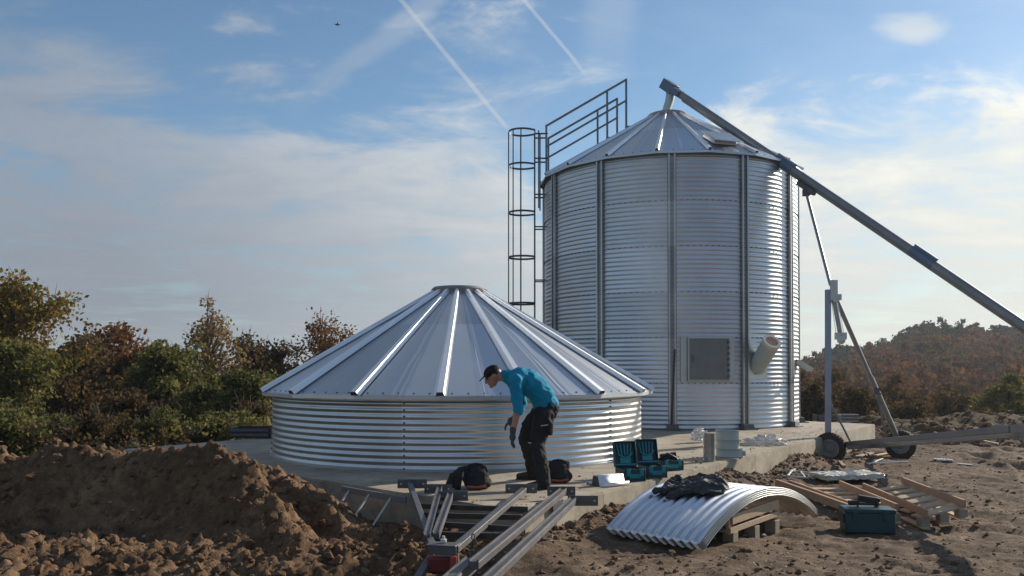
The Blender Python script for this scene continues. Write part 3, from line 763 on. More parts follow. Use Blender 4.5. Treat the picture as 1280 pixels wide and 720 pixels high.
# ------------------------------------------------------------------ stack of curved corrugated sheets
P0 = Vector((1.77, 7.86)); cdir = Vector((.69, .724)).normalized(); wdir = Vector((-cdir.y, cdir.x)); gb = -.37
chord = 2.46; sag = .36; Rs = (chord**2/4+sag**2)/(2*sag); half = math.asin(chord/2/Rs)
pal_c = P0+cdir*1.30+wdir*.5
sheets = []
labels = ['topmost curved corrugated sheet of the stack, its crown under the black jacket', 'second curved sheet down in the corrugated stack', 'third curved sheet down in the corrugated stack', 'fourth curved sheet down in the corrugated stack', 'lowest curved sheet of the corrugated stack, its edge near the soil']
for si in range(5):
    lift = .020*(4-si); shift = (si-2)*.012
    n = 40; nw = 11*8; vs = []
    for i in range(n+1):
        a = -half+2*half*i/n
        for j in range(nw+1):
            w = j/nw*1.08; am = .0135*math.cos(2*math.pi*j/8)
            rad = Rs+lift+am
            s_ = math.sin(a)*rad; h = math.cos(a)*rad-math.cos(half)*Rs
            q = P0+cdir*(chord/2+s_+shift)+wdir*(w-.02)
            vs.append((q.x, q.y, gb+.07+h))
    w_ = nw+1; fs = [(i*w_+j, i*w_+j+1, (i+1)*w_+j+1, (i+1)*w_+j) for i in range(n) for j in range(nw)]
    mb = MB().add(vs, fs)
    o = mb.build('corrugated_sheet', M['stack'], None, smooth=60)
    so = o.modifiers.new('thickness', 'SOLIDIFY'); so.thickness = .003
    if si == 0:
        bb = MB()
    recenter(o)
    tag(o, labels[si], 'metal sheet', 'curved corrugated sheets stacked by the slab')
    sheets.append(o)

def board(mb, a, b_, w, h): mb.beam(a, b_, w, h)
def long_pallet(name, root, Lf, Ln, Rf, Rn, n, bm_h, bm_w, slat_w, mats):
    """slatted pallet lying with its bearers up: Lf,Ln left bearer far/near, Rf,Rn right bearer"""
    for (a, b_) in ((Lf, Ln), (Rf, Rn)):
        MB().beam(a, b_, bm_w, bm_h).build('bearer', mats[0], root, smooth=15, bevel=.004)
    for i in range(n):
        t = (i+.5)/n; a = Lf.lerp(Ln, t); b_ = Rf.lerp(Rn, t); dz = Vector((0, 0, -bm_h/2-.013)); e = (b_-a).normalized()*.06
        MB().beam(a-e+dz, b_+e+dz, slat_w*random.uniform(.85, 1.1), .022).build('slat', mats[1], root, smooth=15, bevel=.003)
    for t in (.04, .5, .95):
        for s_ in (0, .5, 1):
            q = Lf.lerp(Ln, t).lerp(Rf.lerp(Rn, t), s_)
            MB().box(q+Vector((0, 0, -bm_h/2-.075)), (.10, .12, .095)).build('block', mats[2], root, smooth=15, bevel=.004)
    for s_ in (0, .5, 1):
        a = Lf.lerp(Rf, s_); b_ = Ln.lerp(Rn, s_); dz = Vector((0, 0, -bm_h/2-.132)); MB().beam(a+dz, b_+dz, .09, .02).build('skid', mats[1], root, smooth=15, bevel=.003)

# pallet stood under the sheets
pr = thing('wooden_pallet', (P0.x+cdir.x*1.0, P0.y+cdir.y*1.0, gb), 'rough wooden pallet crate propping up the curved corrugated sheets', 'pallet')
b0 = P0+cdir*.66+wdir*.06; b1 = P0+cdir*1.66+wdir*.06; wv = Vector((wdir.x, wdir.y, 0)); 
def v3(q, z): return Vector((q.x, q.y, z))
for off in (0, .42, .84):
    o_ = wv*off
    for z_, h_, e_ in ((gb+.262, .10, 0), (gb+.155, .055, -.04)):
        MB().beam(v3(b0, z_)+o_-Vector((cdir.x, cdir.y, 0))*e_*-1, v3(b1, z_+.045)+o_, .028, h_).build('side_board', M['wood'], pr, smooth=15, bevel=.003)
    for s_ in (.05, .5, .95):
        q = b0.lerp(b1, s_); MB().box(v3(q, gb+.06)+o_+wv*.04, (.10, .12, .15), Matrix.Rotation(math.atan2(cdir.y, cdir.x), 3, 'Z')).build('block', M['woodgrey'], pr, smooth=15, bevel=.004)
    for s_ in (.0, 1.0):
        q = b0.lerp(b1, s_); MB().box(v3(q, gb+.215)+o_+wv*.03, (.07, .035, .20), Matrix.Rotation(math.atan2(cdir.y, cdir.x), 3, 'Z')).build('upright', M['wood'], pr, smooth=15, bevel=.003)
for i in range(5):
    q = b0.lerp(b1, i/4); MB().beam(v3(q, gb+.145+.01*i), v3(q, gb+.145+.01*i)+wv*.9, .09, .022).build('slat', M['wood'], pr, smooth=15, bevel=.003)

# two slatted pallets right of the stack, bearers up
pa_ = thing('slatted_pallet', G(1060, 640, -.42), 'left slatted pallet with reddish bearers, directly behind the closed toolbox', 'pallet', 'slatted pallets lying on the soil')
Lf, Ln, Rf, Rn = G(985, 603, -.27), G(1090, 641, -.27), G(1049, 604, -.20), G(1120, 634, -.20)
long_pallet('a', pa_, Lf, Ln, Rf, Rn, 6, .085, .035, .19, [M['woodred'], M['wood'], M['woodgrey']])
pb_ = thing('slatted_pallet', G(1180, 650, -.42), 'right slatted pallet with open slats, farthest right of the pallets', 'pallet', 'slatted pallets lying on the soil')
Lf, Ln, Rf, Rn = G(1078, 607, -.24), G(1157, 641, -.24), G(1127, 600, -.15), G(1204, 629, -.15)
long_pallet('b', pb_, Lf, Ln, Rf, Rn, 6, .085, .035, .19, [M['woodred'], M['wood'], M['woodgrey']])
o = MB().beam(G(970, 603, -.22), G(1066, 637, -.30), .05, .10).build('timber_beam', M['woodred'], None, smooth=15, bevel=.004); recenter(o)
tag(o, 'long reddish timber beam left of the slatted pallets, behind the sheet stack', 'timber')

# crumpled foil-wrapped board
def crumple(name, c, size, rz, m, amp=.02, n=26, seed=0, tiltx=0, droop=.02):
    mb = MB(); rot = Matrix.Rotation(rz, 3, 'Z') @ Matrix.Rotation(tiltx, 3, 'X'); vs = []
    bm = bmesh.new(); bmesh.ops.create_cube(bm, size=1)
    bmesh.ops.subdivide_edges(bm, edges=bm.edges, cuts=n, use_grid_fill=True)
    for v in bm.verts:
        p = Vector((v.co.x*size[0], v.co.y*size[1], v.co.z*size[2]))
        q = p*9+Vector((seed, 0, 0))
        nn = noise.noise_vector(q)*.7+noise.noise_vector(q*2.7)*.7+noise.noise_vector(q*6)*.35
        rnd = .85 if abs(v.co.x) > .45 or abs(v.co.y) > .45 else 1
        p.z *= rnd; p += nn*amp
        v.co = Vector(c)+rot @ p
    me = bpy.data.meshes.new(name); bm.to_mesh(me); bm.free(); me.materials.append(m); me.shade_smooth()
    o = bpy.data.objects.new(name, me); col.objects.link(o); return recenter(o)
o = crumple('foil_board', G(1057, 596, -.40)+Vector((0, 0, .03)), (1.12, .50, .09), R(16), M['whitefoil'], .020, 34)
tag(o, 'insulation board wrapped in crumpled silver white foil, behind the slatted pallets', 'insulation board')

# clear plastic wrap heaps
pw = bpy.data.materials.new('clear_wrap'); nt, b = nodes(pw); b.inputs['Base Color'].default_value = (.85, .85, .84, 1)
b.inputs['Roughness'].default_value = .2; b.inputs['Transmission Weight'].default_value = .55; b.inputs['IOR'].default_value = 1.25
bump(nt, b, nz(nt, 30, 5, .7), .8, .02); M['wrap'] = pw
def heap(name, c, r, m, seed, amp=.5, n=5):
    bm = bmesh.new(); bmesh.ops.create_icosphere(bm, subdivisions=n, radius=1)
    for v in bm.verts:
        d = v.co.copy(); q = d*2.2+Vector((seed*5.3, 0, 0))
        k = 1+amp*(noise.noise(q)+.5*noise.noise(q*2.3)+.3*abs(noise.noise(q*6)))
        v.co = Vector((d.x*r[0]*k, d.y*r[1]*k, max(-.35, d.z)*r[2]*k)) + Vector(c)
    me = bpy.data.meshes.new(name); bm.to_mesh(me); bm.free(); me.materials.append(m); me.shade_smooth()
    o = bpy.data.objects.new(name, me); col.objects.link(o); return recenter(o)
o = heap('plastic_wrap', G(877, 553, 0)+Vector((-.05, 0, .10)), (.13, .1, .14), M['wrap'], 1); tag(o, 'crumpled clear plastic wrap behind the steel duct pipe, left of the collar stack', 'plastic wrap')
o = heap('plastic_wrap', G(955, 556, 0)+Vector((0, 0, .04)), (.30, .14, .12), M['wrap'], 2, .6); tag(o, 'flat heap of clear plastic wrap on the slab, right of the grey collar stack', 'plastic wrap')

# steel duct and collars
cpos = G(886, 576.5, 0); mb = MB()
mb.lathe(cpos, [(.088, 0), (.088, .40), (.091, .405), (.091, .415), (.085, .415), (.085, .01), (.001, .01)], 36)
mb.beam(cpos+Vector((.0, -.090, .02)), cpos+Vector((0, -.090, .39)), .02, .004, (0, 1, 0))
o = mb.build('duct_pipe', M['bucket'], None); recenter(o); tag(o, 'shiny upright steel duct pipe on the slab beside the grey collars', 'pipe')
cc = G(911, 571, 0)+Vector((0, .08, 0)); zc = 0
lab = ['bottom and widest grey ring of the collar stack on the slab', 'middle grey ring of the collar stack on the slab', 'top grey ring of the collar stack on the slab']
for i, (r_, h_, dx) in enumerate(((.215, .125, .03), (.185, .135, 0), (.185, .155, -.01))):
    mb = MB(); mb.lathe(cc+Vector((dx, 0, zc)), [(r_-.008, .0), (r_, .008), (r_-.006, .03), (r_-.006, h_-.02), (r_+.006, h_-.012), (r_+.004, h_), (r_-.012, h_), (r_-.014, 0)], 44, closed=True)
    if i == 0: mb.box(cc+Vector((dx+.19, -.12, .06)), (.05, .02, .08))
    o = mb.build('pipe_collar', M['plastic_grey'], None); recenter(o); tag(o, lab[i], 'pipe collar', 'grey pipe collars stacked on the slab'); zc += h_+.002

# ------------------------------------------------------------------ tool cases
def open_case(c, rz, label, w=.28, dp=.30, h=.15, lid=True, cat='tool case'):
    root = thing('tool_case', c, label, cat, 'teal tool cases standing open on the slab')
    rot = Matrix.Rotation(rz, 3, 'Z'); c = Vector(c)
    def P(x, y, z): return c+rot @ Vector((x, y, z))
    mb = MB(); t = .012
    for (x, y, sx, sy) in ((0, -dp/2, w, t), (0, dp/2, w, t), (-w/2, 0, t, dp-t), (w/2, 0, t, dp-t)): mb.box(P(x, y, h/2), (sx, sy, h), rot)
    mb.box(P(0, 0, .012), (w-t, dp-t, .02), rot)
    mb.build('case_base', M['tealdark'], root, smooth=20, bevel=.004)
    mb = MB()
    for x in (-w*.3, w*.3): mb.box(P(x, -dp/2-.01, h*.75), (.05, .016, .09), rot)
    mb.box(P(0, -dp/2-.008, h*.45), (w*.5, .012, h*.35), rot); mb.box(P(w/2+.008, -dp*.12, h*.5), (.014, dp*.55, h*.85), rot); mb.build('latch', M['teal'], root, smooth=20, bevel=.004)
    mb = MB()
    mb.box(P(0, 0, h*.6), (w*.8, dp*.78, .02), rot)
    for k in range(6): mb.box(P(random.uniform(-w*.3, w*.3), random.uniform(-dp*.3, dp*.3), h*.75), (.05, .06, .05), rot)
    mb.build('tool_tray', M['blackpl'], root, smooth=20, bevel=.003)
    if lid:
        lh = .31; ti = Matrix.Rotation(R(-12), 3, rot @ Vector((1, 0, 0))); lr = ti @ rot; hz = P(0, dp/2, h+.005)
        def Q(x, y, z): return hz+lr @ Vector((x, y, z))
        mb = MB(); mb.box(Q(0, .035, lh/2), (w, .012, lh), lr)
        for (x, z, sx, sz) in ((0, lh, w, t), (0, 0.0, w, t), (-w/2, lh/2, t, lh), (w/2, lh/2, t, lh)): mb.box(Q(x, .005, z), (sx, .07, sz), lr)
        ld = mb.build('lid', M['tealdark'], root, smooth=20, bevel=.004)
        mb = MB()
        for k in range(5):
            x = -w*.36+k*w*.18; mb.beam(Q(x*1.0, .018, lh*.93), Q(x*.75, .012, lh*.45), .018, .02)
        mb.box(Q(0, .012, lh*.24), (w*.52, .034, lh*.24), lr); mb.tube([Q(-w*.36, .0, lh*.5), Q(-w*.2, -.01, lh*.4), Q(0, -.01, lh*.34), Q(w*.2, -.01, lh*.4), Q(w*.36, 0, lh*.55)], .013, 6)
        mb.box(Q(0, .0, .02), (w*.98, .06, .02), lr)
        mb.build('lid_moulding', M['teal'], ld, smooth=25, bevel=.004)
    return root
open_case(G(789, 601, 0)+Vector((0, .10, 0)), R(14), 'left open teal tool case, its lid up against the low bin wall')
open_case(G(815, 597, 0)+Vector((.02, .12, 0)), R(14), 'middle open teal tool case, lid raised, right of the first one')
tc3 = open_case(G(836, 588, 0)+Vector((0, .12, 0)), R(20), 'right teal tool case without lid, black tools sticking out of it', w=.34, dp=.28, h=.14, lid=False)
o3 = root_loc(tc3); mb = MB(); mb.beam(o3+Vector((-.1, 0, .17)), o3+Vector((.12, .02, .2)), .07, .08); mb.beam(o3+Vector((.05, 0, .2)), o3+Vector((.13, -.02, .12)), .05, .06); mb.tube([o3+Vector((-.12, -.05, .15)), o3+Vector((-.02, -.1, .23)), o3+Vector((.1, -.08, .17))], .02, 8)
o = mb.build('cordless_drill', M['blackpl'], None, smooth=30, bevel=.008); recenter(o); tag(o, 'black power drill lying in the lidless teal case', 'drill')

# closed toolbox on the soil
tb = G(1087, 667, -.41); root = thing('toolbox', tb, 'closed dark teal toolbox on the soil in front of the slatted pallets', 'toolbox')
rz = R(-8); rot = Matrix.Rotation(rz, 3, 'Z')
def P(x, y, z): return tb+rot @ Vector((x, y, z))
MB().box(P(0, .14, .115), (.52, .28, .22), rot).build('box_body', M['tealdark'], root, smooth=20, bevel=.014)
MB().box(P(0, .14, .245), (.535, .295, .05), rot).build('lid', M['tealdark'], root, smooth=20, bevel=.012)
for x in (-.16, .16): MB().box(P(x, -.008, .2), (.06, .02, .10), rot).build('latch', M['tealdark'], root, smooth=20, bevel=.004)
MB().tube([P(-.1, .14, .27), P(-.1, .14, .305), P(.08, .14, .305), P(.08, .14, .27)], .014, 8).build('handle', M['blackpl'], root)
MB().box(P(-.265, .14, .16), (.02, .2, .1), rot).build('side_grip', M['blackpl'], root, smooth=20, bevel=.004)
mb = MB(); mb.beam(P(-.08, .22, .36), P(.15, .2, .33), .08, .07); mb.beam(P(.1, .2, .33), P(.13, .16, .29), .05, .06); mb.box(P(-.13, .18, .31), (.12, .06, .05), rot)
o = mb.build('power_tool', M['blackpl'], None, smooth=30, bevel=.01); recenter(o); tag(o, 'black hand tool lying on the lid of the closed toolbox', 'power tool')

# folded steel channel lying on the slab
q = G(762, 606, 0); rot = Matrix.Rotation(R(18), 3, 'Z')
prof = [(-.20, .0), (-.20, .03), (-.15, .03), (-.10, .005), (-.07, .12), (.03, .12), (.06, .005), (.14, .005), (.14, .05)]
mb = MB(); vs = []
for L_ in (0, .48):
    for x, z in prof: pass
ax_ = rot @ Vector((1, .25, 0)).normalized(); ay = rot @ Vector((-.25, 1, 0)).normalized()
A_ = [q+ax_*-.2+ay*(-x)+Vector((0, 0, z+.004)) for x, z in prof]; B_ = [p+ax_*.38 for p in A_]
n = len(prof); mb.add(A_+B_, [(i, i+1, i+1+n, i+n) for i in range(n-1)])
mb.prism([q+ax_*-.2+ay*(-x)+Vector((0, 0, z+.004)) for x, z in ((-.09, .0), (-.07, .10), (.03, .10), (.06, .0))], ax_*.01, 1)
o = mb.build('steel_channel', [M['rib'], M['bolt']], None, smooth=15); so = o.modifiers.new('t', 'SOLIDIFY'); so.thickness = .006; recenter(o)
tag(o, 'short bright folded steel channel on the slab left of the tool cases', 'steel channel')

# ------------------------------------------------------------------ cloth heaps and tool bags (remeshed blobs)
def remesh_obj(mb, name, m, parent, voxel, smooth_it=6, wrinkle=0, wscale=.05, label=None):
    o = mb.build(name, m, parent, smooth=0, label=label)
    r = o.modifiers.new('r', 'REMESH'); r.mode = 'VOXEL'; r.voxel_size = voxel; r.use_smooth_shade = True
    s = o.modifiers.new('s', 'SMOOTH'); s.iterations = smooth_it; s.factor = .6
    if wrinkle:
        tx = bpy.data.textures.new(name, 'CLOUDS'); tx.noise_scale = wscale; tx.noise_depth = 2
        d = o.modifiers.new('d', 'DISPLACE'); d.texture = tx; d.strength = wrinkle; d.texture_coords = 'GLOBAL'; d.mid_level = .5
    return o
def cap(mb, p0, r0, p1, r1, n=12):
    """tapered capsule"""
    p0 = Vector(p0); p1 = Vector(p1); mb.tube([p0, p1], [r0, r1], n); mb.ball(p0, r0, n); mb.ball(p1, r1, n)
def chain(mb, pts, n=12):
    for a, b_ in zip(pts[:-1], pts[1:]): cap(mb, a[0], a[1], b_[0], b_[1], n)

# black jacket thrown over the crown of the sheets
def sheet_z(x, y):
    q = Vector((x, y))-P0; s_ = q.dot(cdir)-chord/2
    s_ = max(-Rs*.95, min(Rs*.95, s_)); return gb+.07+math.sqrt(Rs*Rs-s_*s_)-math.cos(half)*Rs+.092
random.seed(21)
jc = P0+cdir*.94+wdir*.60
cd3 = Vector((cdir.x, cdir.y, 0)); wd3 = Vector((wdir.x, wdir.y, 0))
bm = bmesh.new(); NU, NV = 110, 84; grid = {}
for iu in range(NU+1):
    for iv in range(NV+1):
        a = (iu/NU-.5)*.98; b_ = (iv/NV-.5)*.84          # a along the arc, b across the width
        p = Vector((a, b_, 0)); wv_ = noise.noise_vector(p*3.2)*.09
        q = p+wv_
        ang_ = math.atan2(b_/.40, a/.44); rr_ = math.hypot(a/.44, b_/.40)
        lim = .86+.14*math.sin(ang_*3+1)+.10*noise.noise(Vector((math.cos(ang_)*2, math.sin(ang_)*2, 4)))
        edge = max(0, min(1, (lim-rr_)/.16))
        rid = (1-abs(noise.noise(q*Vector((7, 7, 7)).x)*2.0))
        rid2 = (1-abs(noise.noise(Vector((q.x*22, q.y*13, 2)))*2.0))
        body_ = .04+.04*noise.noise(p*3+Vector((7, 1, 0)))
        h = math.sqrt(edge)*(body_+.045*max(0, rid)**3+.030*max(0, rid2)**3) if edge > 0 else 0
        w2 = jc+cdir*a+wdir*b_
        z = sheet_z(w2.x, w2.y)+.006+h
        grid[iu, iv] = (bm.verts.new((w2.x, w2.y, z)), edge)
for iu in range(NU):
    for iv in range(NV):
        c4 = [grid[iu, iv], grid[iu+1, iv], grid[iu+1, iv+1], grid[iu, iv+1]]
        if all(x[1] > 0 for x in c4): bm.faces.new([x[0] for x in c4])
bmesh.ops.delete(bm, geom=[v for v in bm.verts if not v.link_faces], context='VERTS')
me = bpy.data.meshes.new('jacket'); bm.to_mesh(me); bm.free(); me.materials.append(M['blackshell']); me.shade_smooth()
o = bpy.data.objects.new('jacket', me); col.objects.link(o); recenter(o)
sm_ = o.modifiers.new('s', 'SMOOTH'); sm_.iterations = 7
sd_ = o.modifiers.new('t', 'SOLIDIFY'); sd_.thickness = .01
tag(o, 'crumpled black work jacket thrown over the stack of corrugated sheets', 'jacket')
jroot = o
def onsh(a, b_, h): 
    w2 = jc+cdir*a+wdir*b_; return Vector((w2.x, w2.y, sheet_z(w2.x, w2.y)+h))-jroot.location
mb = MB()
for pts in ([(-.36, .30, .04, .036), (-.30, .16, .05, .04), (-.22, .02, .05, .04), (-.10, -.08, .06, .034)], [(-.42, .10, .03, .032), (-.33, .0, .045, .036), (-.2, -.12, .045, .036), (-.02, -.22, .05, .03)], [(.12, .30, .05, .036), (.02, .26, .065, .045), (-.10, .28, .05, .036)]):
    chain(mb, [(onsh(a, b_, h), r_) for a, b_, h, r_ in pts], 12)
sl_ = remesh_obj(mb, 'sleeve', M['blackshell'], None, .010, 3, .045, .05); sl_.parent = jroot

def tool_bag(c, s, label, seed, flap=True):
    random.seed(seed); c = Vector(c); root = thing('tool_bag', c, label, 'tool bag', 'black tool bags on the slab')
    mb = MB(); mb.ball(c+Vector((0, 0, .13*s)), (.15*s, .11*s, .16*s), 14); mb.ball(c+Vector((.02, 0, .07*s)), (.17*s, .13*s, .09*s), 14)
    for k in range(7): mb.ball(c+Vector((random.uniform(-.12, .12)*s, random.uniform(-.08, .06)*s, random.uniform(.06, .24)*s)), (.05*s, .05*s, .06*s), 8)
    remesh_obj(mb, 'bag_body', M['blackcloth'], root, .012, 3, .035, .05)
    mb = MB(); pts = [(c+Vector((math.cos(a)*.13*s, -.02, (.20+.09*math.sin(a))*s)), .014*s) for a in np.linspace(-.4, 3.6, 9)]; chain(mb, pts, 8)
    mb.build('strap', M['blackcloth'], root)
    mb = MB(); mb.tube([c+Vector((-.10*s, -.11*s, .035)), c+Vector((.02*s, -.135*s, .03)), c+Vector((.12*s, -.11*s, .045))], .018*s, 8)
    mb.build('trim', M['redorange'], root)
    return root
tool_bag(G(595, 611, 0)+Vector((0, .05, 0)), 1.0, 'round black tool bag with orange trim on the slab left of the man', 3)
tool_bag(G(698, 603, 0)+Vector((0, .05, 0)), .95, 'black tool bag with red front right behind the man\'s feet', 5)
mb = MB(); c = G(570, 612, 0); chain(mb, [(c+Vector((-.08, 0, .05)), .05), (c+Vector((-.03, 0, .16)), .045), (c+Vector((.06, .03, .24)), .035), (c+Vector((.13, .05, .25)), .03)], 10)
chain(mb, [(c+Vector((.02, 0, .05)), .05), (c+Vector((.05, 0, .2)), .03)], 10)
o = remesh_obj(mb, 'work_gear', M['blackcloth'], None, .012, 3, .03, .05); tag(o, 'slumped black tool belt against the round tool bag', 'tool belt')

# ------------------------------------------------------------------ the man
Ym = 10.15; mpx = Ym/F
def H(px, py, Y=Ym): return Vector(((px-640)*Y/F, Y, CAM_H-(py-HOR)*Y/F))
man = thing('person', (.36, 10.15, 0), 'man in turquoise jumper, black cap and work trousers bending forward beside the low bin', 'person')
nearY, farY = 9.95, 10.36
def body_parts(mb, fat=0, torso=True, arms=True, legs=True, head=True):
    if torso:
        for (px, py, rx, ry, rz_, tl) in ((682, 506, .15, .17, .13, 0), (677, 494, .15, .165, .14, 20), (669, 484, .16, .17, .145, 30), (660, 478, .155, .19, .15, 25), (650, 475, .13, .215, .15, 15), (644, 474, .10, .20, .115, 10)):
            mb.ball(H(px, py), (rx+fat, ry+fat, rz_+fat), 18, Matrix.Rotation(R(tl), 3, 'Y'))
        cap(mb, H(648, 474), .10+fat, H(634, 470), .075+fat, 14)
if True:
    # body (skin)
    mb = MB()
    body_parts(mb, -.02)
    hd = H(616.5, 470)
    hr = Matrix.Rotation(R(-32), 3, 'Y')            # face turned down to the left
    cap(mb, H(636, 472), .065, H(624, 470), .058, 14)
    mb.ball(hd+Vector((.01, 0, .02)), (.098, .076, .105), 20, hr)
    mb.ball(hd+hr @ Vector((-.045, 0, -.055)), (.058, .055, .062), 16, hr)   # jaw
    mb.ball(hd+hr @ Vector((-.088, 0, -.098)), (.024, .026, .02), 12, hr)    # chin
    mb.ball(hd+hr @ Vector((-.112, 0, -.022)), (.022, .014, .02), 12, hr)      # nose tip
    cap(mb, hd+hr @ Vector((-.090, 0, .025)), .012, hd+hr @ Vector((-.112, 0, -.018)), .013, 8)
    mb.ball(hd+hr @ Vector((-.098, 0, -.062)), (.014, .024, .009), 10, hr)   # mouth
    mb.ball(hd+hr @ Vector((-.082, 0, .035)), (.018, .055, .012), 10, hr)     # brow
    for sy in (-1, 1): mb.ball(hd+hr @ Vector((.012, sy*.078, -.008)), (.018, .009, .032), 10, hr)   # ears
    # arms down to the wrists, hands
    chain(mb, [(H(643, 476, nearY), .065), (H(647, 511, 9.86), .046), (H(641, 541, 9.84), .031)], 14)
    chain(mb, [(H(645, 476, farY), .065), (H(653, 507, 10.42), .046), (H(643, 523, 10.25), .031)], 14)
    # legs
    chain(mb, [(H(681, 516, 10.05), .10), (H(671, 556, 9.95), .07), (Vector((.36, 9.72, .10)), .045)], 14)
    chain(mb, [(H(681, 516, 10.27), .10), (H(658, 549, 10.38), .06), (Vector((.27, 10.56, .12)), .04)], 14)
    body = remesh_obj(mb, 'body', M['skin'], man, .008, 4)
    # eyes
    mb = MB()
    for sy in (-1, 1): mb.ball(hd+hr @ Vector((-.083, sy*.032, .012)), .011, 10, hr)
    mb.build('eyes', M['blackpl'], body)
    # hair
    mb = MB(); mb.ball(hd+hr @ Vector((.035, 0, .03)), (.078, .080, .088), 18, hr); mb.build('hair', M['hair'], man)
    # cap
    mb = MB(); mb.ball(hd+hr @ Vector((.012, 0, .055)), (.108, .088, .075), 20, hr)
    mb.tube([hd+hr @ Vector((.012, 0, .045)), hd+hr @ Vector((.012, 0, .065))], .095, 20)
    bq = [hd+hr @ Vector((x, y, z)) for (x, y, z) in ((-.08, -.07, .05), (-.125, -.055, .04), (-.17, -.025, .028), (-.178, 0, .026), (-.17, .025, .028), (-.125, .055, .04), (-.08, .07, .05))]
    mb.prism(bq, hr @ Vector((0, 0, .014)))
    cp = remesh_obj(mb, 'cap', M['cap'], man, .006, 2)
    # jumper
    mb = MB(); body_parts(mb, .012)
    mb.ball(H(645, 476, nearY), .088, 14); mb.ball(H(647, 476, farY), .088, 14)
    chain(mb, [(H(644, 476, nearY), .084), (H(646, 494, 9.90), .072), (H(647.5, 513, 9.86), .062)], 14)
    chain(mb, [(H(646, 476, farY), .084), (H(653, 505, 10.42), .064), (H(648, 515, 10.32), .052)], 14)
    chain(mb, [(H(636, 472), .078), (H(631, 470.5), .072)], 14)
    remesh_obj(mb, 'jumper', M['shirt'], man, .010, 4, .028, .07)
    # trousers
    mb = MB()
    mb.ball(H(684, 505), (.165, .18, .10), 18, Matrix.Rotation(R(35), 3, 'Y')); mb.ball(H(682, 514), (.155, .185, .13), 18)
    chain(mb, [(H(680, 518, 10.05), .13), (H(676, 535, 10.0), .112), (H(671, 556, 9.93), .092), (H(676, 578, 9.8), .082), (Vector((.365, 9.74, .13)), .084), (Vector((.36, 9.72, .07)), .084)], 16)
    chain(mb, [(H(676, 518, 10.27), .13), (H(663, 534, 10.33), .112), (H(657, 549, 10.38), .092), (H(664, 572, 10.5), .086), (Vector((.27, 10.56, .12)), .088), (Vector((.27, 10.56, .08)), .085)], 16)
    mb.ball(H(687, 534, 9.93), (.05, .07, .10), 12); mb.ball(H(662, 558, 9.9), (.05, .05, .09), 12)   # thigh pocket, knee pad
    tr = remesh_obj(mb, 'trousers', M['trousers'], man, .010, 3, .035, .06)
    mb = MB()
    for a_ in np.linspace(0, 2*math.pi, 24, endpoint=False):
        pass
    # belt
    br = Matrix.Rotation(R(38), 3, 'Y'); bc = H(684, 500)
    pts = [bc+br @ Vector((.165*math.cos(a_), .180*math.sin(a_), 0)) for a_ in np.linspace(0, 2*math.pi, 25)]
    pass
    # reflective strips on pocket and knee
    mb = MB(); mb.tube([H(676, 532, 9.84), H(685, 531, 9.84)], .006, 6); mb.tube([H(660, 553, 9.80), H(664, 554, 9.80)], .007, 6); mb.build('pocket_piping', M['plastic_grey'], tr)
    # gloves with fingers
    def hand(wr, d, side, curl, name):
        d = Vector(d).normalized(); s_ = Vector(side).normalized(); n_ = d.cross(s_).normalized()
        mb = MB(); cap(mb, wr-d*.045, .040, wr, .036, 12)
        mb.ball(wr+d*.05, (.040, .040, .05), 12)
        for k in range(4):
            mb.ball(wr+d*.06+s_*(k-1.5)*.020, .017, 8)
            L_ = (.036, .042, .040, .031)[k]; p = wr+d*.085+s_*(k-1.5)*.021; dd = d.copy()
            pts = [(p, .0125)]
            for j in range(3):
                p = p+dd*L_*(1, .75, .6)[j]; pts.append((p.copy(), .0118-.001*j)); dd = (dd+n_*curl).normalized()
            chain(mb, pts, 8)
        t0 = wr+d*.02+s_*-.03; chain(mb, [(t0, .017), (t0+d*.03-s_*.025+n_*.01, .014), (t0+d*.06-s_*.028+n_*.025, .012)], 8)
        return remesh_obj(mb, name, M['glove'], man, .0055, 2)
    hand(H(641, 541, 9.84), (-.05, 0, -1), (.3, 1, 0), .45, 'glove')
    hand(H(642, 523, 10.25), (-.75, -.15, -.65), (0, 1, .2), .6, 'glove')
    # boots
    for (ax0, ay0, hdv) in ((.36, 9.72, Vector((-.93, -.36, 0))), (.27, 10.56, Vector((-.98, .1, 0)))):
        hdv.normalize(); c0 = Vector((ax0, ay0, 0)); mb = MB()
        cap(mb, c0+Vector((0, 0, .12)), .055, c0+Vector((0, 0, .06)), .058, 12)
        cap(mb, c0-hdv*.04+Vector((0, 0, .05)), .05, c0+hdv*.10+Vector((0, 0, .05)), .05, 12); cap(mb, c0+hdv*.10+Vector((0, 0, .048)), .05, c0+hdv*.18+Vector((0, 0, .042)), .042, 12)
        bt = remesh_obj(mb, 'boot', M['boot'], man, .008, 2)
        mb = MB(); pr_ = []
        lat = Vector((-hdv.y, hdv.x, 0))
        for (l, w) in ((-.10, .03), (-.08, .05), (.08, .05), (.15, .052), (.215, .03)): pr_.append(c0+hdv*l+lat*w)
        for (l, w) in ((.215, -.03), (.15, -.052), (.08, -.05), (-.08, -.05), (-.10, -.03)): pr_.append(c0+hdv*l+lat*w)
        mb.prism([p+Vector((0, 0, .003)) for p in pr_], (0, 0, .022)); mb.build('sole', M['rubber'], bt, smooth=20)

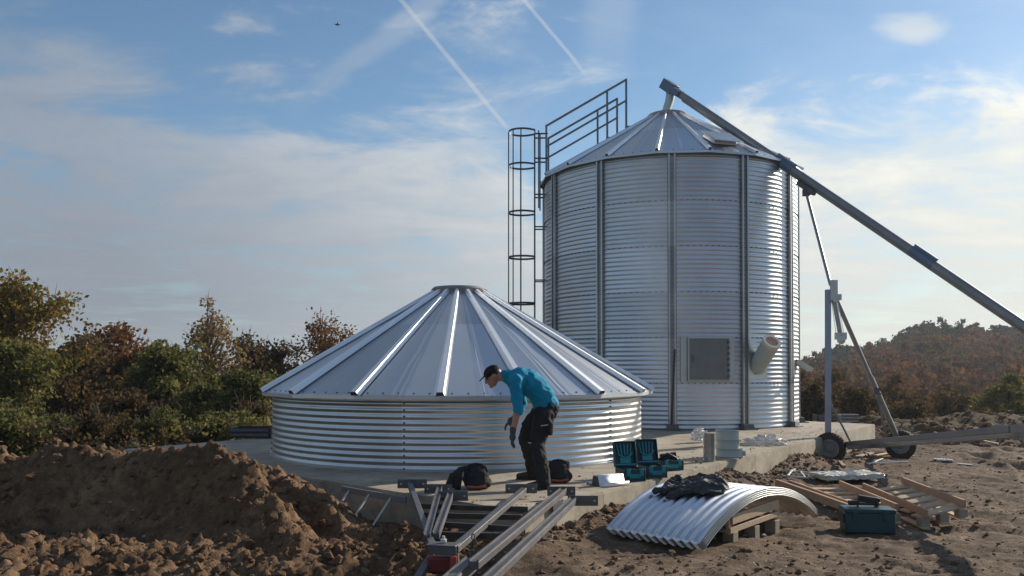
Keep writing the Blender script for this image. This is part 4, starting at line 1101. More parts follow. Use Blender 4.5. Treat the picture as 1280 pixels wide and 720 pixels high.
# ------------------------------------------------------------------ steel support frames in front of the slab
def hbeam(root, a, b_, w, h, name='beam'):
    return MB().beam(a, b_, w, h).build(name, M['beam'], root, smooth=15, bevel=.005)
def plate(root, c, w, h, ang=0, name='end_plate', m=None):
    rot = Matrix.Rotation(ang, 3, 'Z'); mb = MB(); mb.box(c, (w, .012, h), rot)
    o = mb.build(name, m or M['darksteel'], root, smooth=15, bevel=.002)
    mb = MB()
    for s_ in (-1, 1): mb.lathe(Vector(c)+rot @ Vector((s_*w*.38, -.0075, 0)), [(.010, 0), (.001, 0)], 10, rot @ Vector((0, -1, 0)))
    mb.build('bolt_hole', M['paintwhite'], o); return o
zb = .06
frm = thing('support_frame', (-.5, 7.6, gz0(-.5, 7.6)), 'steel A-shaped frame with crossbars jutting from the slab over a red tail lamp', 'steel frame')
a_f, a_n = G(513, 606, .09), G(541, 684, .0); c_f, c_n = G(655, 612, .09), G(568, 686, .0)
hbeam(frm, a_f, a_n, .055, .055); hbeam(frm, c_f, c_n, .068, .055)
plate(frm, a_f+Vector((.02, .03, .01)), .33, .10); plate(frm, c_f+Vector((-.03, .03, .01)), .34, .10)
for (pxa, pya, pxb, pyb, zz) in ((521, 632, 660, 636, .02), (523, 643, 652, 646, .0), (553, 655, 640, 660, .0), (536, 667, 628, 669, -.02)):
    a = G(pxa, pya, zz); b_ = G(pxb, pyb, zz)
    MB().beam(a, b_, .035, .05).build('crossbar', M['beamdark'], frm, smooth=15, bevel=.003)
mb = MB(); m_ = (a_n+c_n)/2; mb.beam(a_n+Vector((-.03, 0, 0)), c_n+Vector((.03, 0, 0)), .14, .012, off=.034); mb.beam(a_n+Vector((-.02, -.06, 0)), c_n+Vector((.02, -.06, 0)), .012, .07); mb.build('head_plate', M['beam'], frm, smooth=15, bevel=.003)
mb = MB(); mb.lathe(m_+Vector((0, .02, .05)), [(.025, 0), (.025, .02), (.012, .02), (.012, .045), (.001, .045)], 10); mb.build('bolt', M['paintwhite'], frm)
mb = MB(); mb.box(m_+Vector((-.01, -.02, -.115)), (.23, .09, .13)); o = mb.build('tail_lamp', M['redpl'], frm, smooth=20, bevel=.02, label='dark red tail lamp under the head plate')
MB().box(m_+Vector((.085, -.075, -.10)), (.05, .02, .11)).build('reflector', M['redorange'], o, smooth=20, bevel=.004)
# legs carrying the frame's near end
hbeam(frm, a_n+Vector((.02, .1, -.03)), Vector((-.82, 6.1, surf(-.82, 6.1)-.05)), .06, .05, 'leg')
hbeam(frm, c_n+Vector((.0, .1, -.03)), Vector((c_n.x+.02, c_n.y+.2, gz0(c_n.x, c_n.y)-.1)), .05, .05, 'leg')

def loose(labels, a, b_, w, h, pl=None, m=None):
    mid = (Vector(a)+Vector(b_))/2
    root = thing('steel_post', (mid.x, mid.y, min(a.z, b_.z)-h/2), labels, 'steel post', 'loose steel posts with end plates')
    d = (Vector(b_)-Vector(a)).normalized(); up = Vector((0, 0, 1)); s_ = d.cross(up).normalized()
    mb = MB(); mb.beam(a, b_, w, h); o = mb.build('channel', m or M['beam'], root, smooth=15, bevel=.004)
    mb = MB()
    for k in (-1, 1): mb.beam(Vector(a)+s_*k*w*.42+up*(h/2+.006), Vector(b_)+s_*k*w*.42+up*(h/2+.006), .010, .014)
    mb.build('channel_lip', M['beam'], root, smooth=15)
    if pl: plate(root, Vector(a)+Vector((pl, .03, .0)), .30, .10)
    return root
loose('long steel post nearest the man\'s feet, second from the right', G(704, 614, .09), G(592, 706, .04), .074, .055, -.02)
loose('rightmost long steel post, its plate over the slab corner', G(716, 626, .09), G(600, 735, .04), .066, .055, .10)
loose('short steel post left of centre, one of the inner pair, nearer the left frame beam', G(550, 611, .09), G(534, 672, .03), .06, .05, -.02)
loose('short steel post, right one of the inner pair behind the crossbars', G(563, 620, .09), G(545, 670, .03), .06, .05, .03)
loose('thick steel post at the bottom edge beside the red lamp', G(590, 703, -.02), G(528, 760, -.05), .10, .08)
# plate and strip hanging below the slab corner
mb = MB(); q = SC+d1*.45; nn = Vector((d1.y, -d1.x)); mb.prism([v3(q+nn*.03, .05), v3(q+nn*.03+d1*.22, .03), v3(q+nn*.03+d1*.05, -.24)], Vector((nn.x, nn.y, 0))*.01)
o = mb.build('steel_gusset', M['darksteel'], None, smooth=15); recenter(o); tag(o, 'dark triangular steel gusset hanging on the slab corner under the posts', 'gusset')
# chain
ch = thing('chain', G(592, 700, -.05), 'steel chain wrapped round the posts beside the red lamp', 'chain')
pts = [Vector((-.30+.02*math.sin(i*.9), 6.50-.004*i, .10-.03*i)) for i in range(13)]
for i, p in enumerate(pts):
    mb = MB(); rr_ = Matrix.Rotation(i*R(90), 3, 'Z'); lk = [p+rr_ @ Vector((.013*math.cos(a_), 0, .022*math.sin(a_))) for a_ in np.linspace(0, 2*math.pi, 11)]
    mb.tube(lk, .005, 6, caps=False); mb.build('link', M['darksteel'], ch)

# ladder-like rack leaning on the left slab face
lr = thing('metal_ladder', G(470, 650, -.32), 'light metal ladder on edge against the shaded left side of the slab', 'ladder')
ra = G(433, 610, -.02)+Vector((-.03, -.06, 0)); rb = G(512, 624, -.02)+Vector((-.03, -.04, 0)); dn = Vector((-.22, -.30, -.36))
MB().beam(ra, rb, .03, .07).build('rail', M['rail'], lr, smooth=15, bevel=.003)
MB().beam(ra+dn, rb+dn, .03, .07).build('rail', M['rail'], lr, smooth=15, bevel=.003)
for t in (.12, .45, .78):
    p = ra.lerp(rb, t); MB().tube([p, p+dn], .012, 8).build('rung', M['paintwhite'], lr)

# ------------------------------------------------------------------ scrap by the wheel and behind
def scrap(name, label, cat, parts, m, grp=None):
    mb = MB()
    for a, b_, w, h in parts: mb.beam(a, b_, w, h)
    o = mb.build(name, m, None, smooth=15, bevel=.003); recenter(o); tag(o, label, cat, grp); return o
def GG(px, py, off=.02):
    z = -.42
    for _ in range(12):
        q = G(px, py, z); z = z*.4+(gz(q.x, q.y)+off)*.6
    return G(px, py, z)
scrap('metal_rack', 'small white metal rack with two rungs on rubble by the slab wall', 'metal rack', [(GG(971, 594, .025), GG(1018, 598, .025), .03, .03), (GG(982, 587, .025), GG(1020, 592, .025), .03, .03), (GG(984, 594, .035), GG(990, 587, .035), .03, .02), (GG(1006, 597, .035), GG(1000, 589, .035), .03, .02)], M['paintwhite'])
scrap('offcut', 'short pale board leaning on the slab wall behind the white rack', 'wood offcut', [(GG(989, 589, .02), GG(997, 577, .10), .10, .02)], M['paintwhite'])
scrap('offcut', 'narrow pale strip lying from the slab wall towards the wheel', 'wood offcut', [(GG(1000, 576), GG(1017, 584), .05, .03)], M['paintwhite'])
scrap('offcut', 'small pale wedge of wood just in front of the near wheel', 'wood offcut', [(GG(1049, 577), GG(1054, 583), .07, .05)], M['woodgrey'])
scrap('plank', 'pale plank on the soil under the auger tongue', 'plank', [(GG(1070, 571), GG(1088, 566), .12, .03)], M['woodgrey'])
scrap('plank', 'pale plank lying alone on the soil at the far right beneath the tongue', 'plank', [(GG(1222, 550), GG(1247, 555), .16, .05)], M['wood'])
scrap('metal_strip', 'white metal strip on the soil between the two wheels', 'metal strip', [(GG(1082, 579), GG(1135, 577), .05, .02), (GG(1085, 580), GG(1102, 573), .04, .02)], M['paintwhite'])
scrap('plank', 'white plank lying across under the axle of the auger', 'plank', [(GG(1062, 561), GG(1115, 559), .10, .03)], M['paintwhite'])
for i, (px, py) in enumerate(((1170, 575), (1176, 574.6), (1182, 574.8), (1188, 575.2))):
    pass
mb = MB()
for i in range(6): mb.box(GG(1168+i*4, 574+i*.3)+Vector((0, 0, .012)), (.05, .16, .025), Matrix.Rotation(R(-25), 3, 'Z'))
mb.beam(GG(1166, 574), GG(1192, 576), .05, .012)
o = mb.build('slotted_strip', M['paintwhite'], None, smooth=15); recenter(o); tag(o, 'white slotted metal strip on the soil right of the far wheel', 'metal strip')
scrap('metal_strip', 'thin flat white strip right of the slotted one on the soil', 'metal strip', [(GG(1195, 579), GG(1214, 581), .10, .015)], M['paintwhite'])
for k_, (px, py, dx, dy, w_, lb) in enumerate([(963, 590, 10, -6, .06, 'short pale batten half buried by the slab wall'), (1003, 592, 14, 3, .05, 'pale thin lath lying left of the foil board'), (1093, 569, 22, -4, .08, 'grey board offcut on the soil between the wheels'), (1012, 612, -14, -8, .07, 'broken pale slat left of the slatted pallets'), (1130, 568, 12, 2, .05, 'little white offcut in front of the far wheel'), (1150, 650, 26, -3, .07, 'loose pale slat at the near end of the right pallet')]):
    scrap('offcut', lb, 'wood offcut', [(GG(px, py), GG(px+dx, py+dy), w_, .022)], M['woodgrey'] if k_ % 2 else M['wood'])
# bird
bp = D(420, 28, 60); mb = MB(); mb.ball(bp, (.16, .05, .05), 10, Matrix.Rotation(R(20), 3, 'Z')); mb.ball(bp+Vector((-.15, -.05, .03)), .035, 8)
for sy in (-1, 1): mb.prism([bp+Vector((-.05, 0, 0)), bp+Vector((.06, sy*.18, .10)), bp+Vector((.10, sy*.34, .06)), bp+Vector((.09, sy*.02, 0))], (0, 0, .012))
mb.prism([bp+Vector((.13, -.02, 0)), bp+Vector((.25, -.05, 0)), bp+Vector((.25, .05, 0)), bp+Vector((.13, .02, 0))], (0, 0, .01))
o = mb.build('bird', M['blackcloth'], None, smooth=30); recenter(o); tag(o, 'tiny dark bird flying in the blue sky at the upper left', 'bird')
# bolt lying by the sheet end
scrap('pipe_offcut', 'short metal pipe on the soil between the sheet stack and the toolbox', 'pipe', [(G(1020, 645, -.42), G(1037, 646, -.42), .02, .02)], M['paintwhite'])
# crates beyond the slab
def crate(px, py, Y, w, d_, h, label, m):
    c = Vector(((px-640)/F*Y, Y, CAM_H-(py-HOR)/F*Y)); root = thing('storage_crate', c, label, 'crate')
    mb = MB(); t = .03
    for (x, y, sx, sy) in ((0, -d_/2, w, t), (0, d_/2, w, t), (-w/2, 0, t, d_-t), (w/2, 0, t, d_-t)): mb.box(c+Vector((x, y, h/2)), (sx, sy, h))
    mb.box(c+Vector((0, 0, .03)), (w-t, d_-t, .03)); mb.build('crate_body', m, root, smooth=15, bevel=.006)
    mb = MB()
    for z in (.33, .8): mb.box(c+Vector((0, -d_/2-.02, h*z)), (w*.96, .02, .05))
    mb.build('crate_band', M['darksteel'], root, smooth=15); return root
crate(1031, 525.5, 23.8, .55, .4, .16, 'dark low crate at the back of the slab left of the mast', M['blackpl'])
crate(1058, 526.5, 23.8, .5, .4, .2, 'grey low crate at the back of the slab right of the mast', M['greypaint'])
crate(318, 546, 17.0, .8, .6, .2, 'black low crate behind the slab left of the low bin', M['blackpl'])

# ------------------------------------------------------------------ trees
def crown_pts(nclump, per, size, leaf, rag=.25, seed=0, shape='round', surf_b=.45):
    r = np.random.default_rng(seed); sx, sy, sz = size
    C = []
    while len(C) < nclump:
        p = r.uniform(-1, 1, 3); d = np.linalg.norm(p)
        if d > 1 or d < .12: continue
        if r.random() > surf_b+(1-surf_b)*d: continue
        ph = math.atan2(p[1], p[0]); lump = 1+rag*math.sin(ph*3+seed)+rag*.7*math.sin(ph*5+p[2]*5+seed*2)
        if shape == 'col': lump *= (1-.5*max(p[2], 0))
        C.append([p[0]*sx*lump, p[1]*sy*lump, p[2]*sz*(1+rag*.5*math.sin(ph*2+seed*3))])
    C = np.array(C)
    cr = (sx+sy+sz)/3*.20
    P = np.repeat(C, per, 0)+np.clip(r.normal(0, 1, (nclump*per, 3)), -1.5, 1.5)*cr*np.repeat(r.uniform(.5, 1.2, nclump), per)[:, None]*np.array([1, 1, .8])
    return C, P
def leaves_mesh(P, leaf, seed, aspect=.65):
    r = np.random.default_rng(seed+99); n = len(P)
    a = r.normal(0, 1, (n, 3)); a /= np.linalg.norm(a, axis=1)[:, None]
    b_ = np.cross(a, r.normal(0, 1, (n, 3))); b_ /= np.linalg.norm(b_, axis=1)[:, None]
    s_ = leaf*r.uniform(.6, 1.35, n)[:, None]
    V = np.stack([P-a*s_, P+b_*s_*aspect*.9, P+a*s_, P-b_*s_*aspect], 1).reshape(-1, 3)
    Fq = np.arange(n*4).reshape(-1, 4); return V, Fq
def mesh_from(name, V, Fq, m):
    me = bpy.data.meshes.new(name); nv = len(V); nf = len(Fq)
    me.vertices.add(nv); me.vertices.foreach_set('co', V.astype(np.float32).ravel())
    me.loops.add(nf*4); me.loops.foreach_set('vertex_index', Fq.astype(np.int32).ravel())
    me.polygons.add(nf); me.polygons.foreach_set('loop_start', np.arange(0, nf*4, 4, dtype=np.int32)); me.polygons.foreach_set('loop_total', np.full(nf, 4, dtype=np.int32))
    me.update(calc_edges=True); me.materials.append(m); return me
def tree(name, label, px, Y, topy, wpx, kind, seed, cat='tree', group=None, clumps=70, per=70, leaf=.11, rag=.25, basefrac=.12, shape='round', bark='bark', lean=0, nbr=26, sb=.45, ntw=70):
    X = (px-640)/F*Y; top = CAM_H+(HOR-topy)/F*Y; z0 = gz0(X, Y)-.05; Hh = top-z0; w = wpx/F*Y/2
    root = thing(name, (X, Y, z0), label, cat, group)
    cz = z0+Hh*(basefrac+(1-basefrac)/2); sz = Hh*(1-basefrac)/2
    C, P = crown_pts(clumps, per, (w*.86, w*.8, sz*.9), leaf, rag, seed, shape, sb)
    P = P+np.array([X, Y, cz]); C = C+np.array([X, Y, cz])
    P = P[P[:, 2] > z0+.02]
    V, Fq = leaves_mesh(P, leaf, seed); V = V-np.array([X, Y, z0])
    o = bpy.data.objects.new('crown', mesh_from('crown', V, Fq, L[kind])); col.objects.link(o); o.parent = root
    mb = MB(); r0 = .028*Hh+.03; rs_ = random.Random(seed)
    tp = [Vector((X+rs_.uniform(-.1, .1)*t*2+lean*t, Y+rs_.uniform(-.1, .1)*t*2, z0-.1+Hh*.9*t)) for t in np.linspace(0, 1, 7)]
    mb.tube(tp, [r0*(1-.88*t) for t in np.linspace(0, 1, 7)], 8)
    idx = rs_.sample(range(len(C)), min(nbr, len(C)))
    for i in idx:
        c = Vector(C[i]); t = max(.12, min(.85, (c.z-z0)/Hh*.75)); k = t*6; a = tp[int(k)].lerp(tp[min(6, int(k)+1)], k-int(k))
        mdl = a.lerp(c, .5)+Vector((rs_.uniform(-.15, .15), rs_.uniform(-.15, .15), .1*Hh*.3))
        mb.tube([a, mdl, c, c+(c-a).normalized()*.35], [r0*.35*(1-t*.5), r0*.2, r0*.1, .006], 5)
    for k in range(ntw):
        c = Vector(C[rs_.randrange(len(C))]); out_ = (c-Vector((X, Y, cz-sz*.3))).normalized()
        d_ = (out_+Vector((rs_.gauss(0, .4), rs_.gauss(0, .4), abs(rs_.gauss(.3, .4))))).normalized(); l_ = rs_.uniform(.25, .7)*(.6+.1*Hh)
        m2 = c+d_*l_*.5+Vector((rs_.gauss(0, .03), rs_.gauss(0, .03), 0)); mb.tube([c-d_*.2, m2, c+d_*l_], [.014, .009, .004], 4, caps=False)
    mb.build('trunk', M[bark], root, smooth=60); return root
T = tree
T('oak_tree', 'tallest tree at the far left edge, yellow green crown', 8, 30, 335, 150, 'oak', 1, clumps=150, per=100, leaf=.085, rag=.22)
T('leafy_bush', 'light green bushy tree at the left edge in front of the tallest tree', 10, 24, 418, 110, 'green', 2, 'bush', clumps=80, per=90, leaf=.065, basefrac=.0, rag=.25)
T('brown_tree', 'dark brown broad tree right of the tallest left tree', 95, 36, 415, 120, 'brown', 3, clumps=100, per=80, leaf=.10, basefrac=.02)
T('rust_tree', 'rust red topped tree behind the brown trees at the left', 140, 39, 407, 110, 'rust', 4, clumps=95, per=80, leaf=.10, basefrac=.02)
T('brown_tree', 'brown tree with reddish crown between rust tree and green shrub', 182, 37, 428, 90, 'rust', 5, clumps=80, per=80, leaf=.10, basefrac=.0)
T('green_tree', 'bright green rounded tree in the middle of the left tree belt', 207, 29, 427, 105, 'green', 6, clumps=95, per=95, leaf=.08, basefrac=.0)
T('birch_tree', 'tall wispy pale tree with bare twigs sticking above the left belt', 262, 33, 374, 70, 'wispy', 7, clumps=75, per=42, leaf=.07, basefrac=.1, shape='col', bark='palebark', nbr=50, rag=.3)
T('brown_tree', 'small brown tree right of the wispy pale tree', 305, 37, 410, 62, 'brown', 8, clumps=60, per=60, leaf=.09, basefrac=.05)
T('brown_tree', 'olive brown tree left of the sparse rusty tree near the bin roof', 345, 38, 424, 62, 'brown', 9, clumps=55, per=60, leaf=.09, basefrac=.05)
T('rusty_tree', 'sparse rusty tree with open twiggy crown behind the low bin roof', 405, 40, 394, 118, 'rust', 10, clumps=80, per=48, leaf=.08, basefrac=.15, nbr=60, rag=.3)
T('green_shrub', 'yellow green shrub left of the low bin roof edge', 315, 27, 462, 90, 'green', 11, 'shrub', clumps=70, per=85, leaf=.065, basefrac=0)
T('green_shrub', 'green shrub low in the belt beneath the wispy tree', 255, 26, 480, 80, 'green', 12, 'shrub', clumps=60, per=80, leaf=.06, basefrac=0)
T('dark_shrub', 'dark shaded shrub beneath the brown trees at the left', 110, 27, 470, 130, 'brown', 13, 'shrub', clumps=80, per=80, leaf=.07, basefrac=0)
T('dark_shrub', 'dark low shrub between the bright green tree and the light green bush', 165, 25, 497, 90, 'brown', 14, 'shrub', clumps=60, per=80, leaf=.06, basefrac=0)
T('olive_shrub', 'olive shrub low at the left just above the mound crest', 65, 22, 520, 90, 'green', 15, 'shrub', clumps=50, per=70, leaf=.05, basefrac=0)
T('brown_tree', 'brown tree half hidden by the low bin roof, rightmost of the belt', 450, 39, 425, 80, 'rust', 16, clumps=60, per=60, leaf=.09, basefrac=.05)
T('oak_tree', 'olive tree just outside the left edge of the belt', -60, 33, 380, 140, 'oak', 17, clumps=80, per=70, leaf=.10)

for i, (px, Y, ty, w_, kd, lb) in enumerate([(20, 18, 520, 150, 'green', 'low green weeds behind the mound at the left edge'), (120, 19, 522, 150, 'brown', 'low dark brush behind the mound below the rust tree'), (205, 20, 518, 120, 'green', 'low green brush behind the mound crest'), (280, 21, 515, 110, 'green', 'low olive brush between the mound crest and the low bin'), (325, 24, 505, 90, 'brown', 'dark brush behind the black crate at the bin'), (-60, 20, 500, 140, 'green', 'green brush off the left end of the mound')]):
    T('brush', lb, px, Y, ty, w_, kd, 70+i, 'brush', clumps=46, per=70, leaf=.05, basefrac=0, rag=.55, sb=.8, ntw=110)
# scrub at the right yard edge
for i, (px, Y, ty, w, kd, lb) in enumerate([(1020, 38, 478, 50, 'brown', 'brown bush seen between the tall silo and the mast'), (1075, 40, 482, 60, 'brown', 'dark bush behind the auger strut'), (1135, 42, 498, 60, 'brown', 'dull brown bush behind the right berm above the far wheel'), (1190, 44, 484, 70, 'brown', 'brown bush behind the right berm at its middle'), (1262, 40, 462, 60, 'green', 'green sapling at the right edge of the frame behind the berm'), (1232, 46, 496, 60, 'brown', 'dark bush left of the right-edge sapling')]):
    T('bush', lb, px, Y, ty, w, kd, 40+i, 'bush', clumps=60, per=60, leaf=.085, basefrac=0)

# far wood: prototypes reused
far_protos = []
for i in range(8):
    kd = i % 4
    C, P = crown_pts(22, 44, (2.3, 2.3, 2.7), .3, .35, 200+i, 'round')
    P[:, 2] += 3.2; P = P[P[:, 2] > 0]; V, Fq = leaves_mesh(P, .27, 300+i, .8); far_protos.append(V)
def far_wood(name, n, test, kind, label, smin=.8, smax=1.4):
    rr = np.random.default_rng(len(name)*7); VV = []; cnt = 0
    while cnt < n:
        x, y = test(rr)
        V = far_protos[rr.integers(8)]; a = rr.uniform(0, 6.28); s_ = rr.uniform(smin, smax)
        c_, s2 = math.cos(a), math.sin(a); W = V*np.array([s_, s_, s_*rr.uniform(.8, 1.15)])
        W = np.stack([W[:, 0]*c_-W[:, 1]*s2, W[:, 0]*s2+W[:, 1]*c_, W[:, 2]], 1)+np.array([x, y, gz0(x, y)-.4]); VV.append(W); cnt += 1
    V = np.vstack(VV); o = bpy.data.objects.new(name, mesh_from(name, V, np.arange(len(V)).reshape(-1, 4), L[kind])); col.objects.link(o)
    tag(o, label, 'wood', kind='stuff'); return o
def hill_spot(y0, y1):
    def f(rr):
        y = rr.uniform(y0, y1); x = rr.uniform(.28, .72)*y; return x, y
    return f
far_wood('distant_wood', 420, hill_spot(95, 212), 'far_rust', 'rust brown wood covering the slope of the hill at the right')
far_wood('distant_ochre_wood', 190, hill_spot(90, 215), 'far_ochre', 'olive and ochre trees mixed into the wood on the hill slope')
far_wood('distant_green_wood', 60, hill_spot(70, 200), 'far_dark', 'dark green trees scattered in the wood on the hill slope', .6, 1.1)
far_wood('upper_wood', 190, hill_spot(212, 250), 'far_dark', 'dark wood along the top of the hill at the right')
far_wood('valley_scrub', 260, hill_spot(48, 100), 'far_ochre', 'dark scrub filling the dip below the wooded hill', .4, .75)
far_wood('remote_wood', 160, lambda rr: (rr.uniform(-180, 60), rr.uniform(120, 250)), 'far_rust', 'remote wood behind the bins and the left belt')
# ridge trees as individuals
Vp = far_protos[0]
ridge_me = []
for i in range(4):
    me1 = mesh_from('crown', far_protos[i], np.arange(len(far_protos[i])).reshape(-1, 4), L['far_dark']); ridge_me.append(me1)
tmb = MB(); tmb.tube([(0, 0, -.5), (0, 0, 4.5)], [.22, .08], 6); tobj0 = None
rr = random.Random(5)
for i in range(46):
    u = .33+.36*i/45+rr.uniform(-.004, .004); y = rr.uniform(248, 262); x = u*y; z = gz0(x, y)-.3; s_ = rr.uniform(.85, 1.3)
    r_ = bpy.data.objects.new('ridge_tree', None); col.objects.link(r_); r_.location = (x, y, z); r_.scale = (s_*.95, s_*.95, s_*1.12); r_.rotation_euler = (0, 0, rr.uniform(0, 6))
    tag(r_, 'dark tree standing on the skyline of the wooded hill', 'tree', 'trees along the far ridge')
    c_ = bpy.data.objects.new('crown', ridge_me[i % 4]); col.objects.link(c_); c_.parent = r_
    if tobj0 is None:
        tobj0 = tmb.build('trunk', M['bark'], r_)
    else:
        t_o = tobj0.copy(); col.objects.link(t_o); t_o.parent = r_
tobj0.data.transform(Matrix.Translation(root_loc(tobj0.parent)))   # prototype built around the origin

# ------------------------------------------------------------------ haze
bm = bmesh.new(); bmesh.ops.create_cube(bm, size=1)
for v in bm.verts: v.co = Vector((v.co.x*900, v.co.y*1100+390, v.co.z*60+8))
me = bpy.data.meshes.new('haze'); bm.to_mesh(me); bm.free()
hz = bpy.data.objects.new('haze', me); col.objects.link(hz); tag(hz, 'thin autumn haze over the whole site', 'haze', kind='stuff')
hm = bpy.data.materials.new('haze'); hm.use_nodes = True; nt = hm.node_tree; nt.nodes.clear(); o_ = nt.nodes.new('ShaderNodeOutputMaterial'); pv = nt.nodes.new('ShaderNodeVolumePrincipled')
pv.inputs['Color'].default_value = (.80, .86, .95, 1); pv.inputs['Density'].default_value = .00038; pv.inputs['Anisotropy'].default_value = .3
nt.links.new(pv.outputs[0], o_.inputs['Volume']); me.materials.append(hm)
HAZE = True
if not HAZE: bpy.data.objects.remove(hz)

# ------------------------------------------------------------------ sky, sun, camera
w = bpy.data.worlds.new('World'); scene.world = w; w.use_nodes = True; nt = w.node_tree; nt.nodes.clear()
out = nt.nodes.new('ShaderNodeOutputWorld'); bg = nt.nodes.new('ShaderNodeBackground'); bg.inputs[1].default_value = .088
sky = nt.nodes.new('ShaderNodeTexSky'); sky.sky_type = 'NISHITA'; sky.sun_disc = False; sky.sun_elevation = R(24); sky.sun_rotation = R(55); sky.air_density = 1.0; sky.dust_density = .35; sky.ozone_density = 2.6
tc = nt.nodes.new('ShaderNodeTexCoord'); sp = nt.nodes.new('ShaderNodeSeparateXYZ'); nt.links.new(tc.outputs['Generated'], sp.inputs[0])
X_, Y_, Z_ = sp.outputs
def Mx(op, a, b=None, c=None): return mt(nt, op, a, b, c)
def smooth(a, lo, hi):
    n = nt.nodes.new('ShaderNodeMapRange'); n.interpolation_type = 'SMOOTHSTEP'; n.inputs[1].default_value = lo; n.inputs[2].default_value = hi; nt.links.new(a, n.inputs[0]); return n.outputs[0]
yy = Mx('MAXIMUM', Y_, .05); u = Mx('DIVIDE', X_, yy); v = Mx('DIVIDE', Z_, yy); front = smooth(Y_, .1, .3)
hyp = Mx('SQRT', Mx('ADD', Mx('MULTIPLY', X_, X_), Mx('MULTIPLY', Y_, Y_))); el = Mx('DIVIDE', Z_, Mx('MAXIMUM', hyp, .01))
zc_ = Mx('ADD', Mx('MAXIMUM', Z_, 0), .10)
cx = Mx('DIVIDE', X_, zc_); cy = Mx('DIVIDE', Y_, zc_)
def cvec(sx, sy, ox=0, rotz=0):
    c = nt.nodes.new('ShaderNodeCombineXYZ'); nt.links.new(cx, c.inputs[0]); nt.links.new(cy, c.inputs[1])
    m = nt.nodes.new('ShaderNodeMapping'); m.inputs['Scale'].default_value = (sx, sy, 1); m.inputs['Location'].default_value = (ox, ox*.7, 0); m.inputs['Rotation'].default_value = (0, 0, rotz)
    nt.links.new(c.outputs[0], m.inputs[0]); return m.outputs[0]
n1 = nz(nt, .9, 8, .58, cvec(1, 1, 3.1), .3)      # large patches
n2 = nz(nt, 2.3, 9, .62, cvec(.8, 1.2, 8.2, .3), .5)     # broken detail
n3 = nz(nt, .35, 4, .5, cvec(1, 1, 1.3))
az = smooth(u, -.1, .45)
uv_ = nt.nodes.new('ShaderNodeCombineXYZ'); nt.links.new(u, uv_.inputs[0]); nt.links.new(v, uv_.inputs[1])
mp = nt.nodes.new('ShaderNodeMapping'); mp.inputs['Scale'].default_value = (6, 13, 1); nt.links.new(uv_.outputs[0], mp.inputs[0])
n4 = nz(nt, 1.0, 8, .6, mp.outputs[0], .4)          # cumulus-like outline in direction space
# bank edge elevation
dip = Mx('MULTIPLY', Mx('MULTIPLY', smooth(u, -.04, .06), Mx('SUBTRACT', 1, smooth(u, .16, .27))), -.07)
edge = Mx('ADD', Mx('ADD', .255, Mx('MULTIPLY', smooth(u, .1, .3), .065)), dip)
dd = Mx('SUBTRACT', Mx('ADD', edge, Mx('MULTIPLY', Mx('SUBTRACT', n4, .5), .24)), v)
bankF = smooth(dd, -.022, .040)
ddg = Mx('SUBTRACT', Mx('ADD', .24, Mx('MULTIPLY', Mx('SUBTRACT', n1, .5), .5)), el); bankB = Mx('MULTIPLY', smooth(ddg, -.12, .1), Mx('ADD', .06, Mx('MULTIPLY', smooth(Mx('ADD', Mx('MULTIPLY', X_, .34), Mx('MULTIPLY', Y_, -.94)), .6, .95), .7)))  # unseen bank behind the camera, added with a blue gap for silo reflections
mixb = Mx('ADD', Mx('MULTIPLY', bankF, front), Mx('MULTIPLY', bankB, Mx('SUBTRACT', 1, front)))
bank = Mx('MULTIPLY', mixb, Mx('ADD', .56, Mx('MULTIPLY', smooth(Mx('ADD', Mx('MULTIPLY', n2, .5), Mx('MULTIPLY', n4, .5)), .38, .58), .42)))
highL = Mx('MULTIPLY', smooth(Mx('ADD', Mx('MULTIPLY', n1, .5), Mx('MULTIPLY', n2, .5)), .42, .56), Mx('SUBTRACT', .85, Mx('MULTIPLY', smooth(u, -.12, .06), .78)))
puff = Mx('MULTIPLY', smooth(n2, .55, .7), Mx('SUBTRACT', .38, Mx('MULTIPLY', az, .25)))
# contrails: great circles = straight lines in (u,v)
def trail(u0, v0, u1, v1, width, s0, fade0, fade1, wob=.0):
    dx, dy = u1-u0, v1-v0; Ln = math.hypot(dx, dy); dx /= Ln; dy /= Ln
    a = Mx('SUBTRACT', u, u0); b = Mx('SUBTRACT', v, v0)
    t = Mx('ADD', Mx('MULTIPLY', a, dx), Mx('MULTIPLY', b, dy)); d = Mx('SUBTRACT', Mx('MULTIPLY', a, dy), Mx('MULTIPLY', b, dx))
    d = Mx('ADD', d, Mx('MULTIPLY', Mx('SUBTRACT', n4, .5), wob))
    prof = Mx('SUBTRACT', 1, smooth(Mx('ABSOLUTE', d), width*.25, width))
    ln = Mx('MULTIPLY', smooth(t, fade0, fade0+.04), Mx('SUBTRACT', 1, smooth(t, Ln-fade1, Ln)))
    return Mx('MULTIPLY', Mx('MULTIPLY', Mx('MULTIPLY', prof, ln), s0), front)
def uvp(px, py): return (px-640)/F, (HOR-py)/F
t1 = trail(*uvp(480, -28), *uvp(640, 166), .0040, .36, -.2, .02, .003)
t2 = trail(*uvp(632, -34), *uvp(750, 112), .0034, .30, -.2, .06, .008)
t3 = trail(*uvp(560, -20), *uvp(330, 165), .022, .24, -.1, .14, .05)
t4 = trail(*uvp(765, -60), *uvp(758, 130), .045, .16, -.2, .12, .02)
ell = Mx('ADD', Mx('POWER', Mx('MULTIPLY', Mx('SUBTRACT', u, uvp(1136, 0)[0]), 26), 2), Mx('POWER', Mx('MULTIPLY', Mx('SUBTRACT', v, uvp(0, 34)[1]), 62), 2))
pf = Mx('MULTIPLY', Mx('MULTIPLY', Mx('SUBTRACT', 1, smooth(Mx('ADD', ell, Mx('MULTIPLY', Mx('SUBTRACT', n4, .5), 7)), -.6, 2.0)), .55), front)
tot = bank
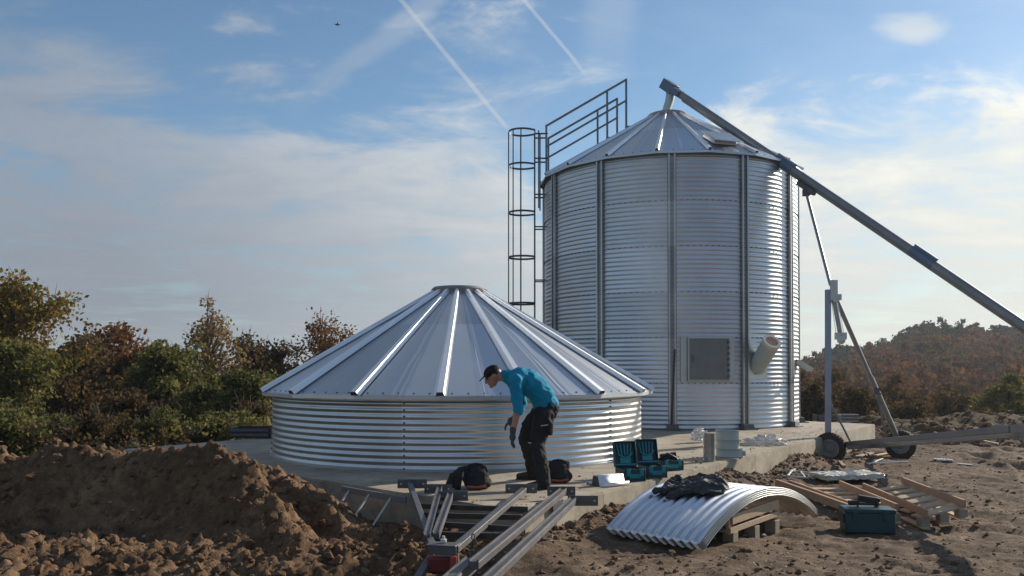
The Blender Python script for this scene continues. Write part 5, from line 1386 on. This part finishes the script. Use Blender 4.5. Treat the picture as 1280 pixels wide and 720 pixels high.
for k in (highL, puff, t1, t2, t3, t4, pf):
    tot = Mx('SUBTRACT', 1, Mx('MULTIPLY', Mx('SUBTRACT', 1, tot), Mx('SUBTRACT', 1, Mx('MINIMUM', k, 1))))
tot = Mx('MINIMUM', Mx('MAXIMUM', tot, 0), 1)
# cloud brightness rises towards the sun's side
sunc = Mx('ADD', Mx('ADD', Mx('MULTIPLY', X_, SUN.x), Mx('MULTIPLY', Y_, SUN.y)), Mx('MULTIPLY', Z_, SUN.z))
g_ = smooth(sunc, .15, .95)
lum = Mx('ADD', Mx('MULTIPLY', g_, 4.9), 3.2)
lum = Mx('MULTIPLY', lum, Mx('ADD', .62, Mx('ADD', Mx('MULTIPLY', n2, .40), Mx('MULTIPLY', n4, .36))))
lum = Mx('MULTIPLY', lum, Mx('ADD', .86, Mx('MULTIPLY', smooth(el, .02, .3), .2)))
cc = nt.nodes.new('ShaderNodeCombineColor')
warm = g_
nt.links.new(Mx('MULTIPLY', lum, Mx('ADD', .88, Mx('MULTIPLY', warm, .14))), cc.inputs[0]); nt.links.new(Mx('MULTIPLY', lum, Mx('ADD', 1.0, Mx('MULTIPLY', warm, .02))), cc.inputs[1]); nt.links.new(Mx('MULTIPLY', lum, Mx('SUBTRACT', 1.18, Mx('MULTIPLY', warm, .24))), cc.inputs[2])
mix = nt.nodes.new('ShaderNodeMix'); mix.data_type = 'RGBA'; sat = nt.nodes.new('ShaderNodeMix'); sat.data_type = 'RGBA'; sat.blend_type = 'MULTIPLY'; sat.inputs[0].default_value = 1; nt.links.new(sky.outputs[0], sat.inputs[6]); sat.inputs[7].default_value = (1.02, 1.14, 1.15, 1)
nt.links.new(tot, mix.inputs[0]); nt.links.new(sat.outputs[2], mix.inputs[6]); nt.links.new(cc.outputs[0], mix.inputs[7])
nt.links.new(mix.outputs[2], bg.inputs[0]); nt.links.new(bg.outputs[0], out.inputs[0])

sl = bpy.data.lights.new('sun', 'SUN'); sl.energy = 5.0; sl.angle = R(.53); sl.color = (1, .90, .75)
so = bpy.data.objects.new('sun', sl); scene.collection.objects.link(so); so.rotation_euler = (-SUN).to_track_quat('-Z', 'Y').to_euler()

cam = bpy.data.cameras.new('camera'); co = bpy.data.objects.new('camera', cam); scene.collection.objects.link(co); scene.camera = co
cam.sensor_width = 36; cam.lens = F/1280*36; cam.clip_end = 3000; cam.clip_start = .1
pit = R(1.0); cam.shift_y = (HOR-360-F*math.tan(pit))/1280
co.location = (0, 0, CAM_H); co.rotation_euler = (R(90)+pit, 0, 0)
scene.view_settings.view_transform = 'Standard'; scene.view_settings.look = 'None'; scene.view_settings.exposure = .26; scene.view_settings.gamma = 1
for o in list(bpy.data.objects):
    if 'origin' in o: del o['origin']
